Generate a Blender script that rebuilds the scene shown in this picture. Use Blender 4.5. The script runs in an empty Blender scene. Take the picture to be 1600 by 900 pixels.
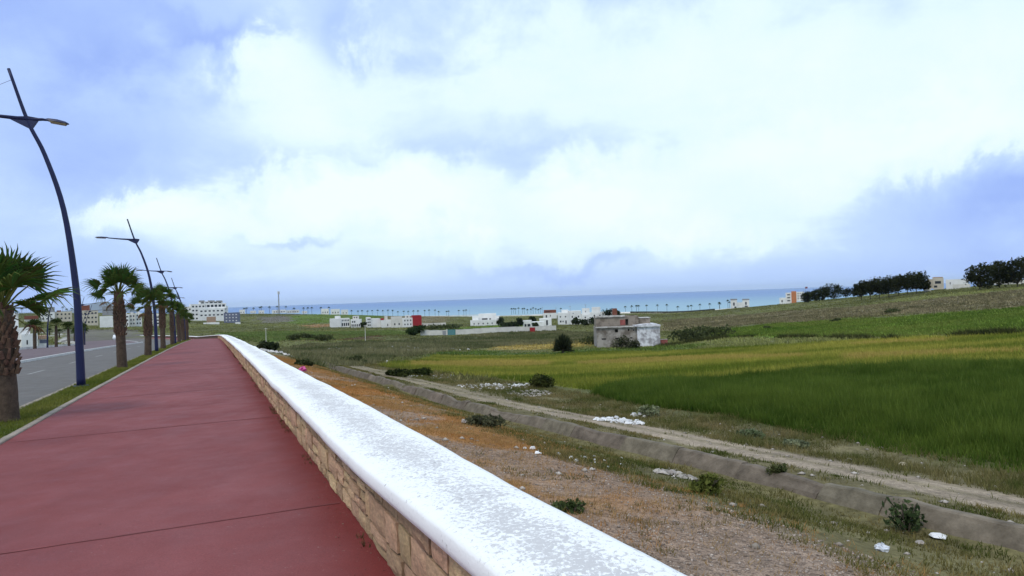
import bpy, math, random
import numpy as np
from mathutils import Vector, Matrix, Euler

random.seed(11)
rng = np.random.default_rng(7)
sc = bpy.context.scene
COL = sc.collection
R = math.radians

# ------------------------------------------------------------------ camera
EYE = 1.65
FPX = 1067.0                      # focal length in pixels of the 1600 px wide photograph
cam_d = bpy.data.cameras.new('camera')
cam_d.sensor_width = 36.0
cam_d.lens = 36.0 * FPX / 1600.0
cam_d.clip_start = 0.05
cam_d.clip_end = 60000
cam = bpy.data.objects.new('camera', cam_d)
COL.objects.link(cam)
CAMM = Matrix.Rotation(R(90 + 0.78), 4, 'X') @ Matrix.Rotation(R(-1.95), 4, 'Z')
cam.matrix_world = Matrix.Translation((0, 0, EYE)) @ CAMM
sc.camera = cam

# ------------------------------------------------------------------ sky
SUN_EL, SUN_AZ = 56.0, 205.0       # azimuth clockwise from +Y (view direction)
world = bpy.data.worlds.new('World')
sc.world = world
world.use_nodes = True
wt = world.node_tree
wt.nodes.clear()


def ray(px, py):
    v = CAMM.to_3x3() @ Vector(((px - 800) / FPX, -(py - 450) / FPX, -1))
    return v


def at(px, py, d):
    v = ray(px, py)
    v = v / v.y * d
    return Vector((v.x, v.y, EYE + v.z))


def build_sky():
    N, L = wt.nodes, wt.links

    def node(t, **kw):
        n = N.new(t)
        for k, v in kw.items():
            setattr(n, k, v)
        return n

    def m(op, a, b=None, c=None, clamp=False):
        n = node('ShaderNodeMath', operation=op, use_clamp=clamp)
        for i, v in enumerate((a, b, c)):
            if v is None:
                continue
            if hasattr(v, 'links'):
                L.new(v, n.inputs[i])
            else:
                n.inputs[i].default_value = v
        return n.outputs[0]

    def sstep(v, lo, hi, a=0.0, b=1.0):
        n = node('ShaderNodeMapRange', interpolation_type='SMOOTHSTEP')
        L.new(v, n.inputs[0])
        for i, q in enumerate((lo, hi, a, b)):
            n.inputs[i + 1].default_value = q
        return n.outputs[0]

    def mix(f, a, b):
        n = node('ShaderNodeMix', data_type='RGBA')
        for s, v in ((n.inputs[0], f), (n.inputs[6], a), (n.inputs[7], b)):
            if hasattr(v, 'links'):
                L.new(v, s)
            else:
                s.default_value = v
        return n.outputs[2]

    tc = node('ShaderNodeTexCoord')
    nrm = node('ShaderNodeVectorMath', operation='NORMALIZE')
    L.new(tc.outputs['Generated'], nrm.inputs[0])
    sep = node('ShaderNodeSeparateXYZ')
    L.new(nrm.outputs[0], sep.inputs[0])
    x, y, z = sep.outputs
    zc = m('MAXIMUM', z, 0.0)
    den = m('ADD', zc, 0.22)
    u, v = m('DIVIDE', x, den), m('DIVIDE', y, den)
    comb = node('ShaderNodeCombineXYZ')
    L.new(u, comb.inputs[0])
    L.new(v, comb.inputs[1])

    def noise(vec, scale, detail, rough, off, dist=0.0):
        a = node('ShaderNodeVectorMath', operation='ADD')
        L.new(vec, a.inputs[0])
        a.inputs[1].default_value = off
        n = node('ShaderNodeTexNoise')
        n.inputs['Scale'].default_value = scale
        n.inputs['Detail'].default_value = detail
        n.inputs['Roughness'].default_value = rough
        n.inputs['Distortion'].default_value = dist
        L.new(a.outputs[0], n.inputs['Vector'])
        return n.outputs[0]
    n_big = noise(comb.outputs[0], 0.75, 3, 0.5, (3.1, 1.7, 0))
    n_mid = noise(comb.outputs[0], 2.0, 7, 0.55, (7.7, 2.3, 0), 0.3)
    n_fine = noise(nrm.outputs[0], 9.0, 7, 0.6, (1.3, 5.1, 2.2), 0.25)
    az = m('ARCTAN2', x, y)
    el = m('ARCSINE', z)
    # wispy warp of the cloud banks
    azw = m('ADD', az, m('MULTIPLY', m('SUBTRACT', n_fine, 0.5), 0.22))
    elw = m('ADD', el, m('MULTIPLY', m('SUBTRACT', n_fine, 0.5), -0.18))

    def bank(px, py, hw, hh):
        d = ray(px, py).normalized()
        a0, e0 = math.atan2(d.x, d.y), math.asin(d.z)
        p = m('DIVIDE', m('SUBTRACT', azw, a0), hw / FPX)
        q = m('DIVIDE', m('SUBTRACT', elw, e0), hh / FPX)
        r2 = m('ADD', m('MULTIPLY', p, p), m('MULTIPLY', q, q))
        return m('EXPONENT', m('MULTIPLY', r2, -1.0))
    tot = m('ADD', m('MULTIPLY', m('SUBTRACT', n_big, .5), 0.35), m('MULTIPLY', m('SUBTRACT', n_mid, .5), 0.38))
    tot = m('ADD', tot, m('MULTIPLY', m('SUBTRACT', n_fine, .5), 0.22))
    tot = m('MULTIPLY', tot, sstep(el, .0, .22, .2, 1.0))
    tot = m('ADD', tot, sstep(el, .0, .055, .51, .64))
    tot = m('SUBTRACT', tot, sstep(el, .07, .22, .0, .045))
    for px, py, hw, hh, amp in [
            (640, 312, 125, 55, .42), (500, 300, 90, 46, .28), (930, 312, 110, 52, .34), (1080, 372, 95, 32, .22), (430, 120, 130, 75, .24), (200, 328, 90, 26, .28),
            (330, 352, 95, 40, .18), (1130, 100, 400, 170, .15), (1260, 235, 180, 62, .20), (1530, 185, 110, 50, .20), (780, 130, 160, 90, .10), (720, 222, 330, 26, -.07), (800, 265, 45, 22, -.08),
            (80, 40, 170, 110, -.34), (120, 250, 150, 50, -.16), (535, 60, 38, 52, -.20), (320, 22, 90, 24, -.24), (1610, 315, 140, 70, -.42),
            (480, 385, 75, 12, -.12), (880, 420, 120, 14, -.14), (1420, 425, 280, 45, -.08), (40, 420, 200, 70, -.22)]:
        tot = m('ADD', tot, m('MULTIPLY', bank(px, py, hw, hh), amp))
    b = m('ADD', tot, m('MULTIPLY', m('SUBTRACT', sstep(tot, .50, .74), .5), .16), None, True)
    ramp = node('ShaderNodeValToRGB')
    cr = ramp.color_ramp
    cr.elements[0].position = 0.0
    cr.elements[0].color = (.25, .365, .75, 1)
    cr.elements[1].position = 1.0
    cr.elements[1].color = (.90, 1.0, 1.03, 1)
    for p, c in ((.18, (.345, .495, .96, 1)), (.36, (.46, .63, 1.02, 1)), (.54, (.56, .735, 1.04, 1)), (.76, (.78, .955, 1.04, 1))):
        e = cr.elements.new(p)
        e.color = c
    L.new(b, ramp.inputs[0])
    scl = node('ShaderNodeVectorMath', operation='SCALE')
    L.new(ramp.outputs[0], scl.inputs[0])
    scl.inputs[3].default_value = 10.0
    sky = node('ShaderNodeTexSky', sky_type='NISHITA')
    sky.sun_disc = False
    sky.sun_elevation = R(SUN_EL)
    sky.sun_rotation = R(SUN_AZ)
    sky.air_density = 1.0
    sky.dust_density = 2.0
    sky.altitude = 20
    cover = sstep(tot, -0.3, 0.5, 0.95, 0.995)
    col = mix(cover, sky.outputs[0], scl.outputs[0])
    bg = node('ShaderNodeBackground')
    bg.inputs[1].default_value = 0.1
    L.new(col, bg.inputs[0])
    out = node('ShaderNodeOutputWorld')
    L.new(bg.outputs[0], out.inputs[0])


build_sky()

sun_d = bpy.data.lights.new('sun', 'SUN')
sun_d.energy = 1.5
sun_d.angle = R(14)
sun_d.color = (1.0, .92, .78)
sun = bpy.data.objects.new('sun', sun_d)
COL.objects.link(sun)
sdir = Vector((math.sin(R(SUN_AZ)) * math.cos(R(SUN_EL)), math.cos(R(SUN_AZ)) * math.cos(R(SUN_EL)), math.sin(R(SUN_EL))))
sun.rotation_euler = sdir.to_track_quat('Z', 'Y').to_euler()
sun.location = (0, 0, 60)

sc.view_settings.view_transform = 'Standard'
sc.view_settings.look = 'None'
sc.view_settings.exposure = 0.05
sc.view_settings.gamma = 1.0
sc.view_settings.use_curve_mapping = False
sc.render.engine = 'CYCLES'
sc.cycles.use_denoising = True
sc.cycles.max_bounces = 6
sc.cycles.transparent_max_bounces = 8


# ------------------------------------------------------------------ numpy noise
def _hash(ix, iy, seed):
    h = (ix.astype(np.int64) * 374761393 + iy.astype(np.int64) * 668265263 + seed * 974711) & 0xffffffff
    h = ((h ^ (h >> 13)) * 1274126177) & 0xffffffff
    return ((h ^ (h >> 16)) & 0xffff) / 65535.0


def vnoise(x, y, seed=0):
    x = np.asarray(x, float)
    y = np.asarray(y, float)
    ix, iy = np.floor(x), np.floor(y)
    fx, fy = x - ix, y - iy
    fx, fy = fx * fx * (3 - 2 * fx), fy * fy * (3 - 2 * fy)
    a, b = _hash(ix, iy, seed), _hash(ix + 1, iy, seed)
    c, d = _hash(ix, iy + 1, seed), _hash(ix + 1, iy + 1, seed)
    return (a * (1 - fx) + b * fx) * (1 - fy) + (c * (1 - fx) + d * fx) * fy


def fbm(x, y, scale, octv=4, seed=0):
    x = np.asarray(x, float) / scale
    y = np.asarray(y, float) / scale
    s, a, tot = 0.0, 0.5, 0.0
    for o in range(octv):
        s = s + a * vnoise(x + 17.3 * o, y - 9.1 * o, seed + o)
        tot += a
        x, y, a = x * 2.03, y * 2.03, a * .5
    return s / tot - 0.5


def sm(lo, hi, v):
    q = np.clip((np.asarray(v, float) - lo) / (hi - lo), 0, 1)
    return q * q * (3 - 2 * q)


# ------------------------------------------------------------------ the corridor frame: s along the promenade, t to its right
TANV = 0.441
CS = 1 / math.hypot(1, TANV)
DV = Vector((-TANV * CS, CS))       # along
RV = Vector((CS, TANV * CS))        # right


def bend(s):
    q = np.maximum(np.asarray(s, float) - 108, 0)
    return -(q * q) / 800.0


def zpath(s):
    s = np.asarray(s, float)
    c = np.clip(s, -30, 165)
    return -(0.019 * c + 0.000075 * c * np.abs(c)) - 0.022 * np.maximum(s - 165, 0)


def st(s, t, h=0.0):
    """corridor coordinates -> world, h above the path level"""
    tt = t + float(bend(s))
    return Vector((DV.x * s + RV.x * tt, DV.y * s + RV.y * tt, float(zpath(s)) + h))


def to_st(x, y):
    s = DV.x * x + DV.y * y
    t = RV.x * x + RV.y * y
    return s, t - bend(s)


PT = [-60, -21.4, -20.6, 1.1, 1.6, 6.0, 8.0, 8.9, 9.36, 9.62, 10.2, 13.0, 15.0, 60]
PZ = [-1.5, -.5, -.32, -.32, -.46, -1.14, -1.54, -1.71, -1.71, -1.46, -1.47, -1.90, -2.18, -2.4]
PK = [0, 0, 0, 0, 0, .003, .008, .013, .013, .013, .013, .013, .013, .013]


def strip_z(s, t):
    rel = np.interp(t, PT, PZ)
    k = np.interp(t, PT, PK)
    return zpath(s) + rel - k / .013 * np.interp(s, [0, 5, 14, 28, 48, 70, 120], [0, .07, .3, .72, .84, .95, 1.3])


CP = [  # (px, py, distance) seen on the ground
    (1100, 690, 19.7), (1000, 590, 45), (1000, 571, 62), (980, 546, 121), (1060, 543, 122), (880, 552, 112), (800, 560, 100),
    (1600, 600, 25), (1600, 525, 62), (1600, 476, 135), (1600, 444, 250), (1500, 452, 262), (1400, 463, 300), (1300, 468, 350),
    (1250, 471, 420), (1150, 481, 600), (1060, 490, 540), (1000, 488, 650), (1400, 560, 40), (1200, 575, 44),
    (1400, 528, 78), (1200, 527, 110), (1400, 494, 140), (1200, 505, 170), (1100, 513, 190), (1300, 484, 240), (1150, 495, 320), (1050, 505, 260),
    (940, 507, 330), (880, 507, 335), (830, 519, 248), (660, 526, 240), (750, 521, 245), (800, 508, 330), (740, 509, 330),
    (517, 512, 350), (600, 512, 350), (660, 510, 350), (700, 505, 420), (650, 494, 830), (720, 494, 830), (800, 492, 800), (900, 490, 740),
    (560, 492, 800), (600, 494, 800), (420, 487.5, 700), (500, 489, 720), (540, 490, 740), (380, 489, 640), (400, 514, 330), (450, 505, 450), (450, 496, 590), (520, 500, 560),
    (330, 504, 480), (365, 505, 450), (450, 535, 150), (450, 522, 230), (380, 526, 160), (520, 530, 170), (560, 548, 115), (650, 545, 135),
    (480, 552, 105), (700, 575, 78), (600, 565, 86), (760, 545, 140), (700, 535, 190), (600, 524, 230),
    (150, 506, 420), (60, 503, 420), (220, 507, 380), (250, 504, 400), (100, 490, 700), (0, 492, 700), (200, 488, 700), (260, 489, 720), (130, 514, 300), (30, 520, 250), (60, 533, 150), (0, 543, 120), (-200, 545, 120), (-300, 500, 400),
    (-300, 495, 800), (150, 521, 235), (230, 516, 290),
    (1800, 430, 300), (1800, 500, 60), (2000, 600, 25), (2000, 420, 300),
]
cpw = [at(*c) for c in CP]
for q in (1000, 1150, 1400, 1800):
    for px in (-200, 100, 400, 600, 800, 1000):
        p = at(px, 465, q)
        cpw.append(Vector((p.x, p.y, -27 - (q - 1000) * .01)))
for px in (620, 700, 800, 900):
    p = at(px, 465, 905)
    cpw.append(Vector((p.x, p.y, -21.5)))
for px, dd in ((1000, 760), (1080, 720), (1160, 760), (1250, 800), (1400, 900), (1600, 1000), (1900, 1000)):
    p = at(px, 465, dd)
    cpw.append(Vector((p.x, p.y, -22)))
for px in (1500, 1700):
    p = at(px, 455, 420)
    cpw.append(Vector((p.x, p.y, -2.0)))
for s in (-30, -10, 0, 8, 16, 26, 40, 60, 85, 110, 140):
    for t in (14.5,):
        v = st(s, t)
        cpw.append(Vector((v.x, v.y, float(strip_z(s, t)))))
    v = st(s, -22)
    cpw.append(Vector((v.x, v.y, float(strip_z(s, -22.0)))))
for s, t in ((-30, 40), (-30, 90), (-60, -60), (40, -60), (-60, 20)):
    v = st(s, t)
    cpw.append(Vector((v.x, v.y, -2.5)))
CX = np.array([p.x for p in cpw])
CY = np.array([p.y for p in cpw])
CZ = np.array([p.z for p in cpw])


def _tps_fit():
    n = len(CX)
    # distances are compressed so that near ground and far ground weigh alike
    X, Y = _warp(CX, CY)
    d = np.hypot(X[:, None] - X[None], Y[:, None] - Y[None])
    K = d * 1.0                                   # linear kernel: no overshoot between distant points
    A = np.zeros((n + 1, n + 1))
    A[:n, :n] = -K - np.eye(n) * 0.002
    A[:n, n] = 1
    A[n, :n] = 1
    b = np.zeros(n + 1)
    b[:n] = CZ
    return np.linalg.solve(A, b), X, Y


def _warp(x, y):
    r = np.hypot(x, y) + 1e-6
    k = np.log1p(r / 40.0) / r * 40.0
    return x * k / 10, y * k / 10


TW, TX, TY = _tps_fit()


def tps(x, y):
    x = np.asarray(x, float).ravel()
    y = np.asarray(y, float).ravel()
    X, Y = _warp(x, y)
    o = np.empty(len(X))
    for i in range(0, len(X), 40000):
        d = np.sqrt((X[i:i + 40000, None] - TX[None]) ** 2 + (Y[i:i + 40000, None] - TY[None]) ** 2 + 0.15)
        o[i:i + 40000] = -(d @ TW[:-1]) + TW[-1]
    return o


def H(x, y):
    x = np.atleast_1d(np.asarray(x, float))
    y = np.atleast_1d(np.asarray(y, float))
    sh = x.shape
    x, y = x.ravel(), y.ravel()
    s, t = to_st(x, y)
    a = strip_z(s, t)
    f = tps(x, y)
    w = np.maximum(sm(13.5, 24, t), sm(21, 30, -t))
    w = np.maximum(w, sm(190, 260, s))
    w = np.maximum(w, sm(30, 60, -s))
    z = a * (1 - w) + f * w
    rgh = sm(1.8, 3.5, t) * (0.07 * fbm(x, y, 1.3, 3, 5) + 0.16 * fbm(x, y, 6, 2, 9))
    flat = sm(0.9, 0, np.abs(t - 11.9) - 1.0) * (s < 75)
    z = z + rgh * (1 - .8 * flat)
    dist = np.hypot(x, y)
    z = z + w * sm(30, 150, dist) * 1.3 * fbm(x, y, 38, 3, 21) * sm(900, 600, dist)
    return z.reshape(sh)


def Hf(x, y):
    return float(H(x, y)[0])


def ground(px, py, dmax=900.0):
    """where the line of sight through a photo point meets the ground"""
    v = ray(px, py)
    v = v / v.y
    d = np.geomspace(2.0, dmax, 900)
    zz = H(v.x * d, d)
    below = (EYE + v.z * d) < zz
    i = int(np.argmax(below)) if below.any() else len(d) - 1
    dd = d[i]
    return Vector((v.x * dd, dd, Hf(v.x * dd, dd)))


# ------------------------------------------------------------------ materials
MATS = {}


def mat(name, col, rough=.85, var=.25, scale=3.0, bump=.0, col2=None, detail=6, spec=.3, metal=0.0, rand=0.0, coord='Object', bscale=None, island=False):
    if name in MATS:
        return MATS[name]
    ma = bpy.data.materials.new(name)
    ma.use_nodes = True
    T = ma.node_tree
    N, L = T.nodes, T.links
    bs = N['Principled BSDF']
    bs.inputs['Roughness'].default_value = rough
    bs.inputs['Specular IOR Level'].default_value = spec
    bs.inputs['Metallic'].default_value = metal
    tc = N.new('ShaderNodeTexCoord')
    no = N.new('ShaderNodeTexNoise')
    no.inputs['Scale'].default_value = scale
    no.inputs['Detail'].default_value = detail
    no.inputs['Roughness'].default_value = .62
    L.new(tc.outputs[coord], no.inputs['Vector'])
    rp = N.new('ShaderNodeValToRGB')
    a = col2 or tuple(c * (1 - var) for c in col)
    b = col if col2 else tuple(min(1, c * (1 + var)) for c in col)
    rp.color_ramp.elements[0].position = .3
    rp.color_ramp.elements[1].position = .7
    rp.color_ramp.elements[0].color = (*a, 1)
    rp.color_ramp.elements[1].color = (*b, 1)
    L.new(no.outputs[0], rp.inputs[0])
    outc = rp.outputs[0]
    if rand or island:
        src = None
        if rand:
            oi = N.new('ShaderNodeObjectInfo')
            src = oi.outputs['Random']
        if island:
            ge = N.new('ShaderNodeNewGeometry')
            if src:
                ad = N.new('ShaderNodeMath')
                ad.operation = 'ADD'
                L.new(src, ad.inputs[0])
                L.new(ge.outputs['Random Per Island'], ad.inputs[1])
                fr = N.new('ShaderNodeMath')
                fr.operation = 'FRACT'
                L.new(ad.outputs[0], fr.inputs[0])
                src = fr.outputs[0]
            else:
                src = ge.outputs['Random Per Island']
        mr = N.new('ShaderNodeMapRange')
        q = rand or .3
        mr.inputs[3].default_value = 1 - q
        mr.inputs[4].default_value = 1 + q
        L.new(src, mr.inputs[0])
        hs = N.new('ShaderNodeHueSaturation')
        L.new(outc, hs.inputs['Color'])
        L.new(mr.outputs[0], hs.inputs['Value'])
        mh = N.new('ShaderNodeMapRange')
        mh.inputs[3].default_value = .485
        mh.inputs[4].default_value = .515
        wn = N.new('ShaderNodeTexWhiteNoise')
        wn.noise_dimensions = '1D'
        L.new(src, wn.inputs['W'])
        L.new(wn.outputs[0], mh.inputs[0])
        L.new(mh.outputs[0], hs.inputs['Hue'])
        outc = hs.outputs[0]
    L.new(outc, bs.inputs['Base Color'])
    if bump:
        n2 = N.new('ShaderNodeTexNoise')
        n2.inputs['Scale'].default_value = bscale or scale * 4
        n2.inputs['Detail'].default_value = 5
        L.new(tc.outputs[coord], n2.inputs['Vector'])
        bp = N.new('ShaderNodeBump')
        bp.inputs['Strength'].default_value = bump
        bp.inputs['Distance'].default_value = .02
        L.new(n2.outputs[0], bp.inputs['Height'])
        L.new(bp.outputs[0], bs.inputs['Normal'])
    MATS[name] = ma
    return ma


def leaf_mat(name='leaf', trans=.25):
    """foliage and grass: colour from the mesh's own colour attribute"""
    if name in MATS:
        return MATS[name]
    ma = bpy.data.materials.new(name)
    ma.use_nodes = True
    N, L = ma.node_tree.nodes, ma.node_tree.links
    N.clear()
    at_ = N.new('ShaderNodeAttribute')
    at_.attribute_name = 'Col'
    df = N.new('ShaderNodeBsdfDiffuse')
    tr = N.new('ShaderNodeBsdfTranslucent')
    mx = N.new('ShaderNodeMixShader')
    mx.inputs[0].default_value = trans
    o = N.new('ShaderNodeOutputMaterial')
    L.new(at_.outputs[0], df.inputs[0])
    L.new(at_.outputs[0], tr.inputs[0])
    L.new(df.outputs[0], mx.inputs[1])
    L.new(tr.outputs[0], mx.inputs[2])
    L.new(mx.outputs[0], o.inputs[0])
    MATS[name] = ma
    return ma


# ------------------------------------------------------------------ mesh helpers
def tag(o, label=None, cat=None, group=None, kind=None):
    if label:
        o['label'] = label
    if cat:
        o['category'] = cat
    if group:
        o['group'] = group
    if kind:
        o['kind'] = kind
    return o


def empty(name, loc, rz=0):
    o = bpy.data.objects.new(name, None)
    o.empty_display_size = .2
    COL.objects.link(o)
    o.location = loc
    o.rotation_euler = (0, 0, rz)
    return o


def link_mesh(name, me, parent=None):
    o = bpy.data.objects.new(name, me)
    COL.objects.link(o)
    if parent:
        o.parent = parent
    return o


def copy_tree(o, parent=None):
    c = o.copy()
    COL.objects.link(c)
    c.parent = parent
    for ch in o.children:
        copy_tree(ch, c)
    return c


def np_mesh(name, V, F, cols=None, mats=(), smooth=False):
    """fast mesh from numpy: V (n,3), F (m,k)"""
    me = bpy.data.meshes.new(name)
    V = np.asarray(V, np.float32)
    F = np.asarray(F, np.int32)
    k = F.shape[1]
    me.vertices.add(len(V))
    me.vertices.foreach_set('co', V.ravel())
    me.loops.add(F.size)
    me.loops.foreach_set('vertex_index', F.ravel())
    me.polygons.add(len(F))
    me.polygons.foreach_set('loop_start', np.arange(0, F.size, k, dtype=np.int32))
    me.polygons.foreach_set('loop_total', np.full(len(F), k, np.int32))
    if smooth:
        me.polygons.foreach_set('use_smooth', np.ones(len(F), bool))
    me.update(calc_edges=True)
    if cols is not None:
        ca = me.color_attributes.new('Col', 'FLOAT_COLOR', 'POINT')
        c4 = np.ones((len(V), 4), np.float32)
        c4[:, :3] = cols
        ca.data.foreach_set('color', c4.ravel())
    for m_ in mats:
        me.materials.append(m_)
    return me


class MB:
    def __init__(self):
        self.v, self.f = [], []

    def add(self, vs, fs):
        o = len(self.v)
        self.v += [tuple(p) for p in vs]
        self.f += [tuple(i + o for i in f) for f in fs]
        return self

    def box(self, x0, x1, y0, y1, z0, z1):
        return self.add([(x0, y0, z0), (x1, y0, z0), (x1, y1, z0), (x0, y1, z0), (x0, y0, z1), (x1, y0, z1), (x1, y1, z1), (x0, y1, z1)],
                        [(3, 2, 1, 0), (4, 5, 6, 7), (0, 1, 5, 4), (1, 2, 6, 5), (2, 3, 7, 6), (3, 0, 4, 7)])

    def tube(self, pts, rad, n=8, cap=True):
        pts = [Vector(p) for p in pts]
        if not hasattr(rad, '__len__'):
            rad = [rad] * len(pts)
        vs, fs = [], []
        up = None
        for i, p in enumerate(pts):
            d = (pts[min(i + 1, len(pts) - 1)] - pts[max(i - 1, 0)]).normalized()
            if up is None:
                up = Vector((1, 0, 0)) if abs(d.x) < .8 else Vector((0, 1, 0))
            a = d.cross(up).normalized()
            b = d.cross(a).normalized()
            up = -b if False else a.cross(d)
            for k in range(n):
                q = 2 * math.pi * k / n
                vs.append(p + (a * math.cos(q) + b * math.sin(q)) * rad[i])
        for i in range(len(pts) - 1):
            for k in range(n):
                k2 = (k + 1) % n
                fs.append((i * n + k, i * n + k2, (i + 1) * n + k2, (i + 1) * n + k))
        if cap:
            fs.append(tuple(range(n))[::-1])
            fs.append(tuple(range((len(pts) - 1) * n, len(pts) * n)))
        return self.add(vs, fs)

    def mesh(self, name, m_, smooth=False):
        me = bpy.data.meshes.new(name)
        me.from_pydata(self.v, [], self.f)
        if smooth:
            me.polygons.foreach_set('use_smooth', [True] * len(me.polygons))
        me.materials.append(m_)
        me.update()
        return me

    def build(self, name, m_, parent=None, smooth=False):
        return link_mesh(name, self.mesh(name, m_, smooth), parent)


def ribbon(name, t0, t1, s0, s1, h, m_, step=1.0, thick=0.0, tsub=1, jit=None, crown=0.0):
    """a sheet or kerb that follows the promenade"""
    n = int((s1 - s0) / step) + 1
    S = np.linspace(s0, s1, n)
    mb = MB()
    prof = [(t0 + (t1 - t0) * i / tsub, h) for i in range(tsub + 1)]
    if thick:
        prof = [(t0, h - thick)] + prof + [(t1, h - thick)]
    k = len(prof)
    vs, fs = [], []
    for i, s in enumerate(S):
        for j, (t, hh) in enumerate(prof):
            jt, jh = jit(s, t) if jit else (0, 0)
            vs.append(st(s, t + jt, hh + jh))
        if i:
            for j in range(k - 1):
                a = (i - 1) * k + j
                fs.append((a, a + 1, a + 1 + k, a + k))
    if thick:
        fs.append(tuple(range(k - 1, -1, -1)))
        fs.append(tuple((n - 1) * k + j for j in range(k)))
    mb.add(vs, fs)
    return mb.build(name, m_)


def in_poly(px, py, poly):
    ins = np.zeros(len(px), bool)
    n = len(poly)
    for i in range(n):
        x1, y1 = poly[i]
        x2, y2 = poly[(i + 1) % n]
        c = ((y1 > py) != (y2 > py))
        with np.errstate(divide='ignore', invalid='ignore'):
            xx = (x2 - x1) * (py - y1) / (y2 - y1 + 1e-12) + x1
        ins ^= c & (px < xx)
    return ins


def gpoly(pts):
    out = []
    for px, py in pts:
        g = ground(px, py)
        out.append((g.x, g.y))
    return out

# ================================================================== SETTING
# ------------------------------------------------------------------ ground sheet
def graded(lo, hi, dense0, dense1, step, k):
    c = list(np.arange(dense0, dense1 + 1e-6, step))
    x, q = dense1, step
    while x < hi:
        q = step + k * (x - dense1)
        x += min(q, 40)
        c.append(x)
    x = dense0
    lo_ = []
    while x > lo:
        q = step + k * (dense0 - x)
        x -= min(q, 40)
        lo_.append(x)
    return np.array(lo_[::-1] + c)


GS = graded(-60, 1700, 1.0, 14.0, .16, .0125)
GT = graded(-1100, 1500, 1.2, 13.6, .2, .017)
SS, TT = np.meshgrid(GS, GT, indexing='ij')
TB = TT + bend(np.minimum(SS, 200)) * np.exp(-np.abs(TT) / 120)
GX = (DV.x * SS + RV.x * TB).ravel()
GY = (DV.y * SS + RV.y * TB).ravel()
GZ = H(GX, GY)

SHORE = None
P_BROWN = gpoly([(1035, 500), (1150, 492), (1300, 482), (1440, 470), (1600, 452), (1750, 446), (1750, 466), (1600, 479), (1400, 493), (1200, 505), (1100, 514), (1040, 517)])
P_HILLG = gpoly([(1075, 521), (1200, 507), (1400, 497), (1600, 480), (1800, 468), (1800, 512), (1600, 520), (1400, 528), (1200, 525), (1100, 526)])
P_MEADOW = gpoly([(590, 572), (680, 556), (860, 556), (935, 550), (1140, 544), (1400, 530), (1600, 523), (1800, 516), (1800, 570), (1600, 575), (1300, 581), (1050, 593), (930, 612), (850, 600), (740, 588), (640, 580)])
P_GOLD1 = gpoly([(640, 566), (760, 564), (860, 566), (860, 573), (760, 576), (640, 573)])
P_GOLD2 = gpoly([(900, 568), (1000, 561), (1100, 558), (1260, 556), (1260, 560), (1100, 566), (1000, 571), (900, 572)])
P_GOLD3 = gpoly([(1330, 538), (1480, 531), (1480, 536), (1330, 541)])
P_GOLD4 = gpoly([(1320, 556), (1600, 549), (1600, 553), (1320, 566)])
P_GOLD5 = gpoly([(780, 541), (860, 533), (935, 531), (935, 541), (860, 546), (780, 547)])
P_CROP = gpoly([(925, 618), (960, 604), (1050, 594), (1300, 581), (1600, 573), (1800, 566), (2000, 640), (2000, 880), (1600, 748), (1450, 720), (1250, 676), (1120, 648), (1000, 633)])
P_DARKG = gpoly([(640, 562), (680, 552), (760, 549), (850, 551), (935, 545), (1040, 543), (1090, 538), (1090, 546), (940, 556), (860, 559), (740, 562), (680, 568)])
P_LEFTG = gpoly([(345, 523), (400, 519), (520, 519), (610, 516), (640, 522), (560, 527), (480, 532), (420, 536), (380, 533)])
P_HILLL = gpoly([(455, 495), (520, 491), (590, 493), (600, 497), (540, 503), (470, 506), (440, 503)])
P_GREYP = gpoly([(400, 496), (450, 494), (458, 503), (410, 505)])
P_SOILR = gpoly([(480, 508), (530, 505), (535, 509), (480, 513)])
P_SOILD = gpoly([(480, 525), (600, 522), (600, 530), (480, 533)])
P_SCRUB = gpoly([(430, 548), (520, 538), (640, 530), (760, 522), (870, 516), (935, 520), (935, 535), (800, 541), (700, 549), (620, 560), (560, 572), (470, 566)])
P_GARD = gpoly([(690, 513), (800, 506), (850, 507), (815, 514), (720, 520), (665, 520)])
P_LOT = gpoly([(100, 515), (185, 514), (240, 520), (225, 530), (150, 533), (105, 536), (115, 527)])
P_SIDE = gpoly([(84, 538), (106, 537), (108, 529), (100, 522), (86, 518), (84, 521), (94, 525), (97, 530)])
P_BROWN2 = gpoly([(600, 494), (700, 494), (700, 503), (660, 508), (600, 500)])

C = dict(base=(.125, .128, .050), gravel=(.265, .200, .155), orange=(.36, .175, .062), ditch=(.15, .13, .06), track=(.33, .26, .19),
         scrub=(.125, .128, .060), brown=(.185, .155, .095), hillg=(.105, .155, .030), meadow=(.235, .235, .046), gold=(.36, .25, .08),
         crop=(.040, .070, .010), darkg=(.065, .10, .022), leftg=(.14, .19, .06), grey=(.16, .145, .125), soil=(.30, .17, .09), soild=(.10, .066, .038),
         pale=(.45, .43, .40), sand=(.62, .56, .48), bank=(.165, .14, .072))


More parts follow.
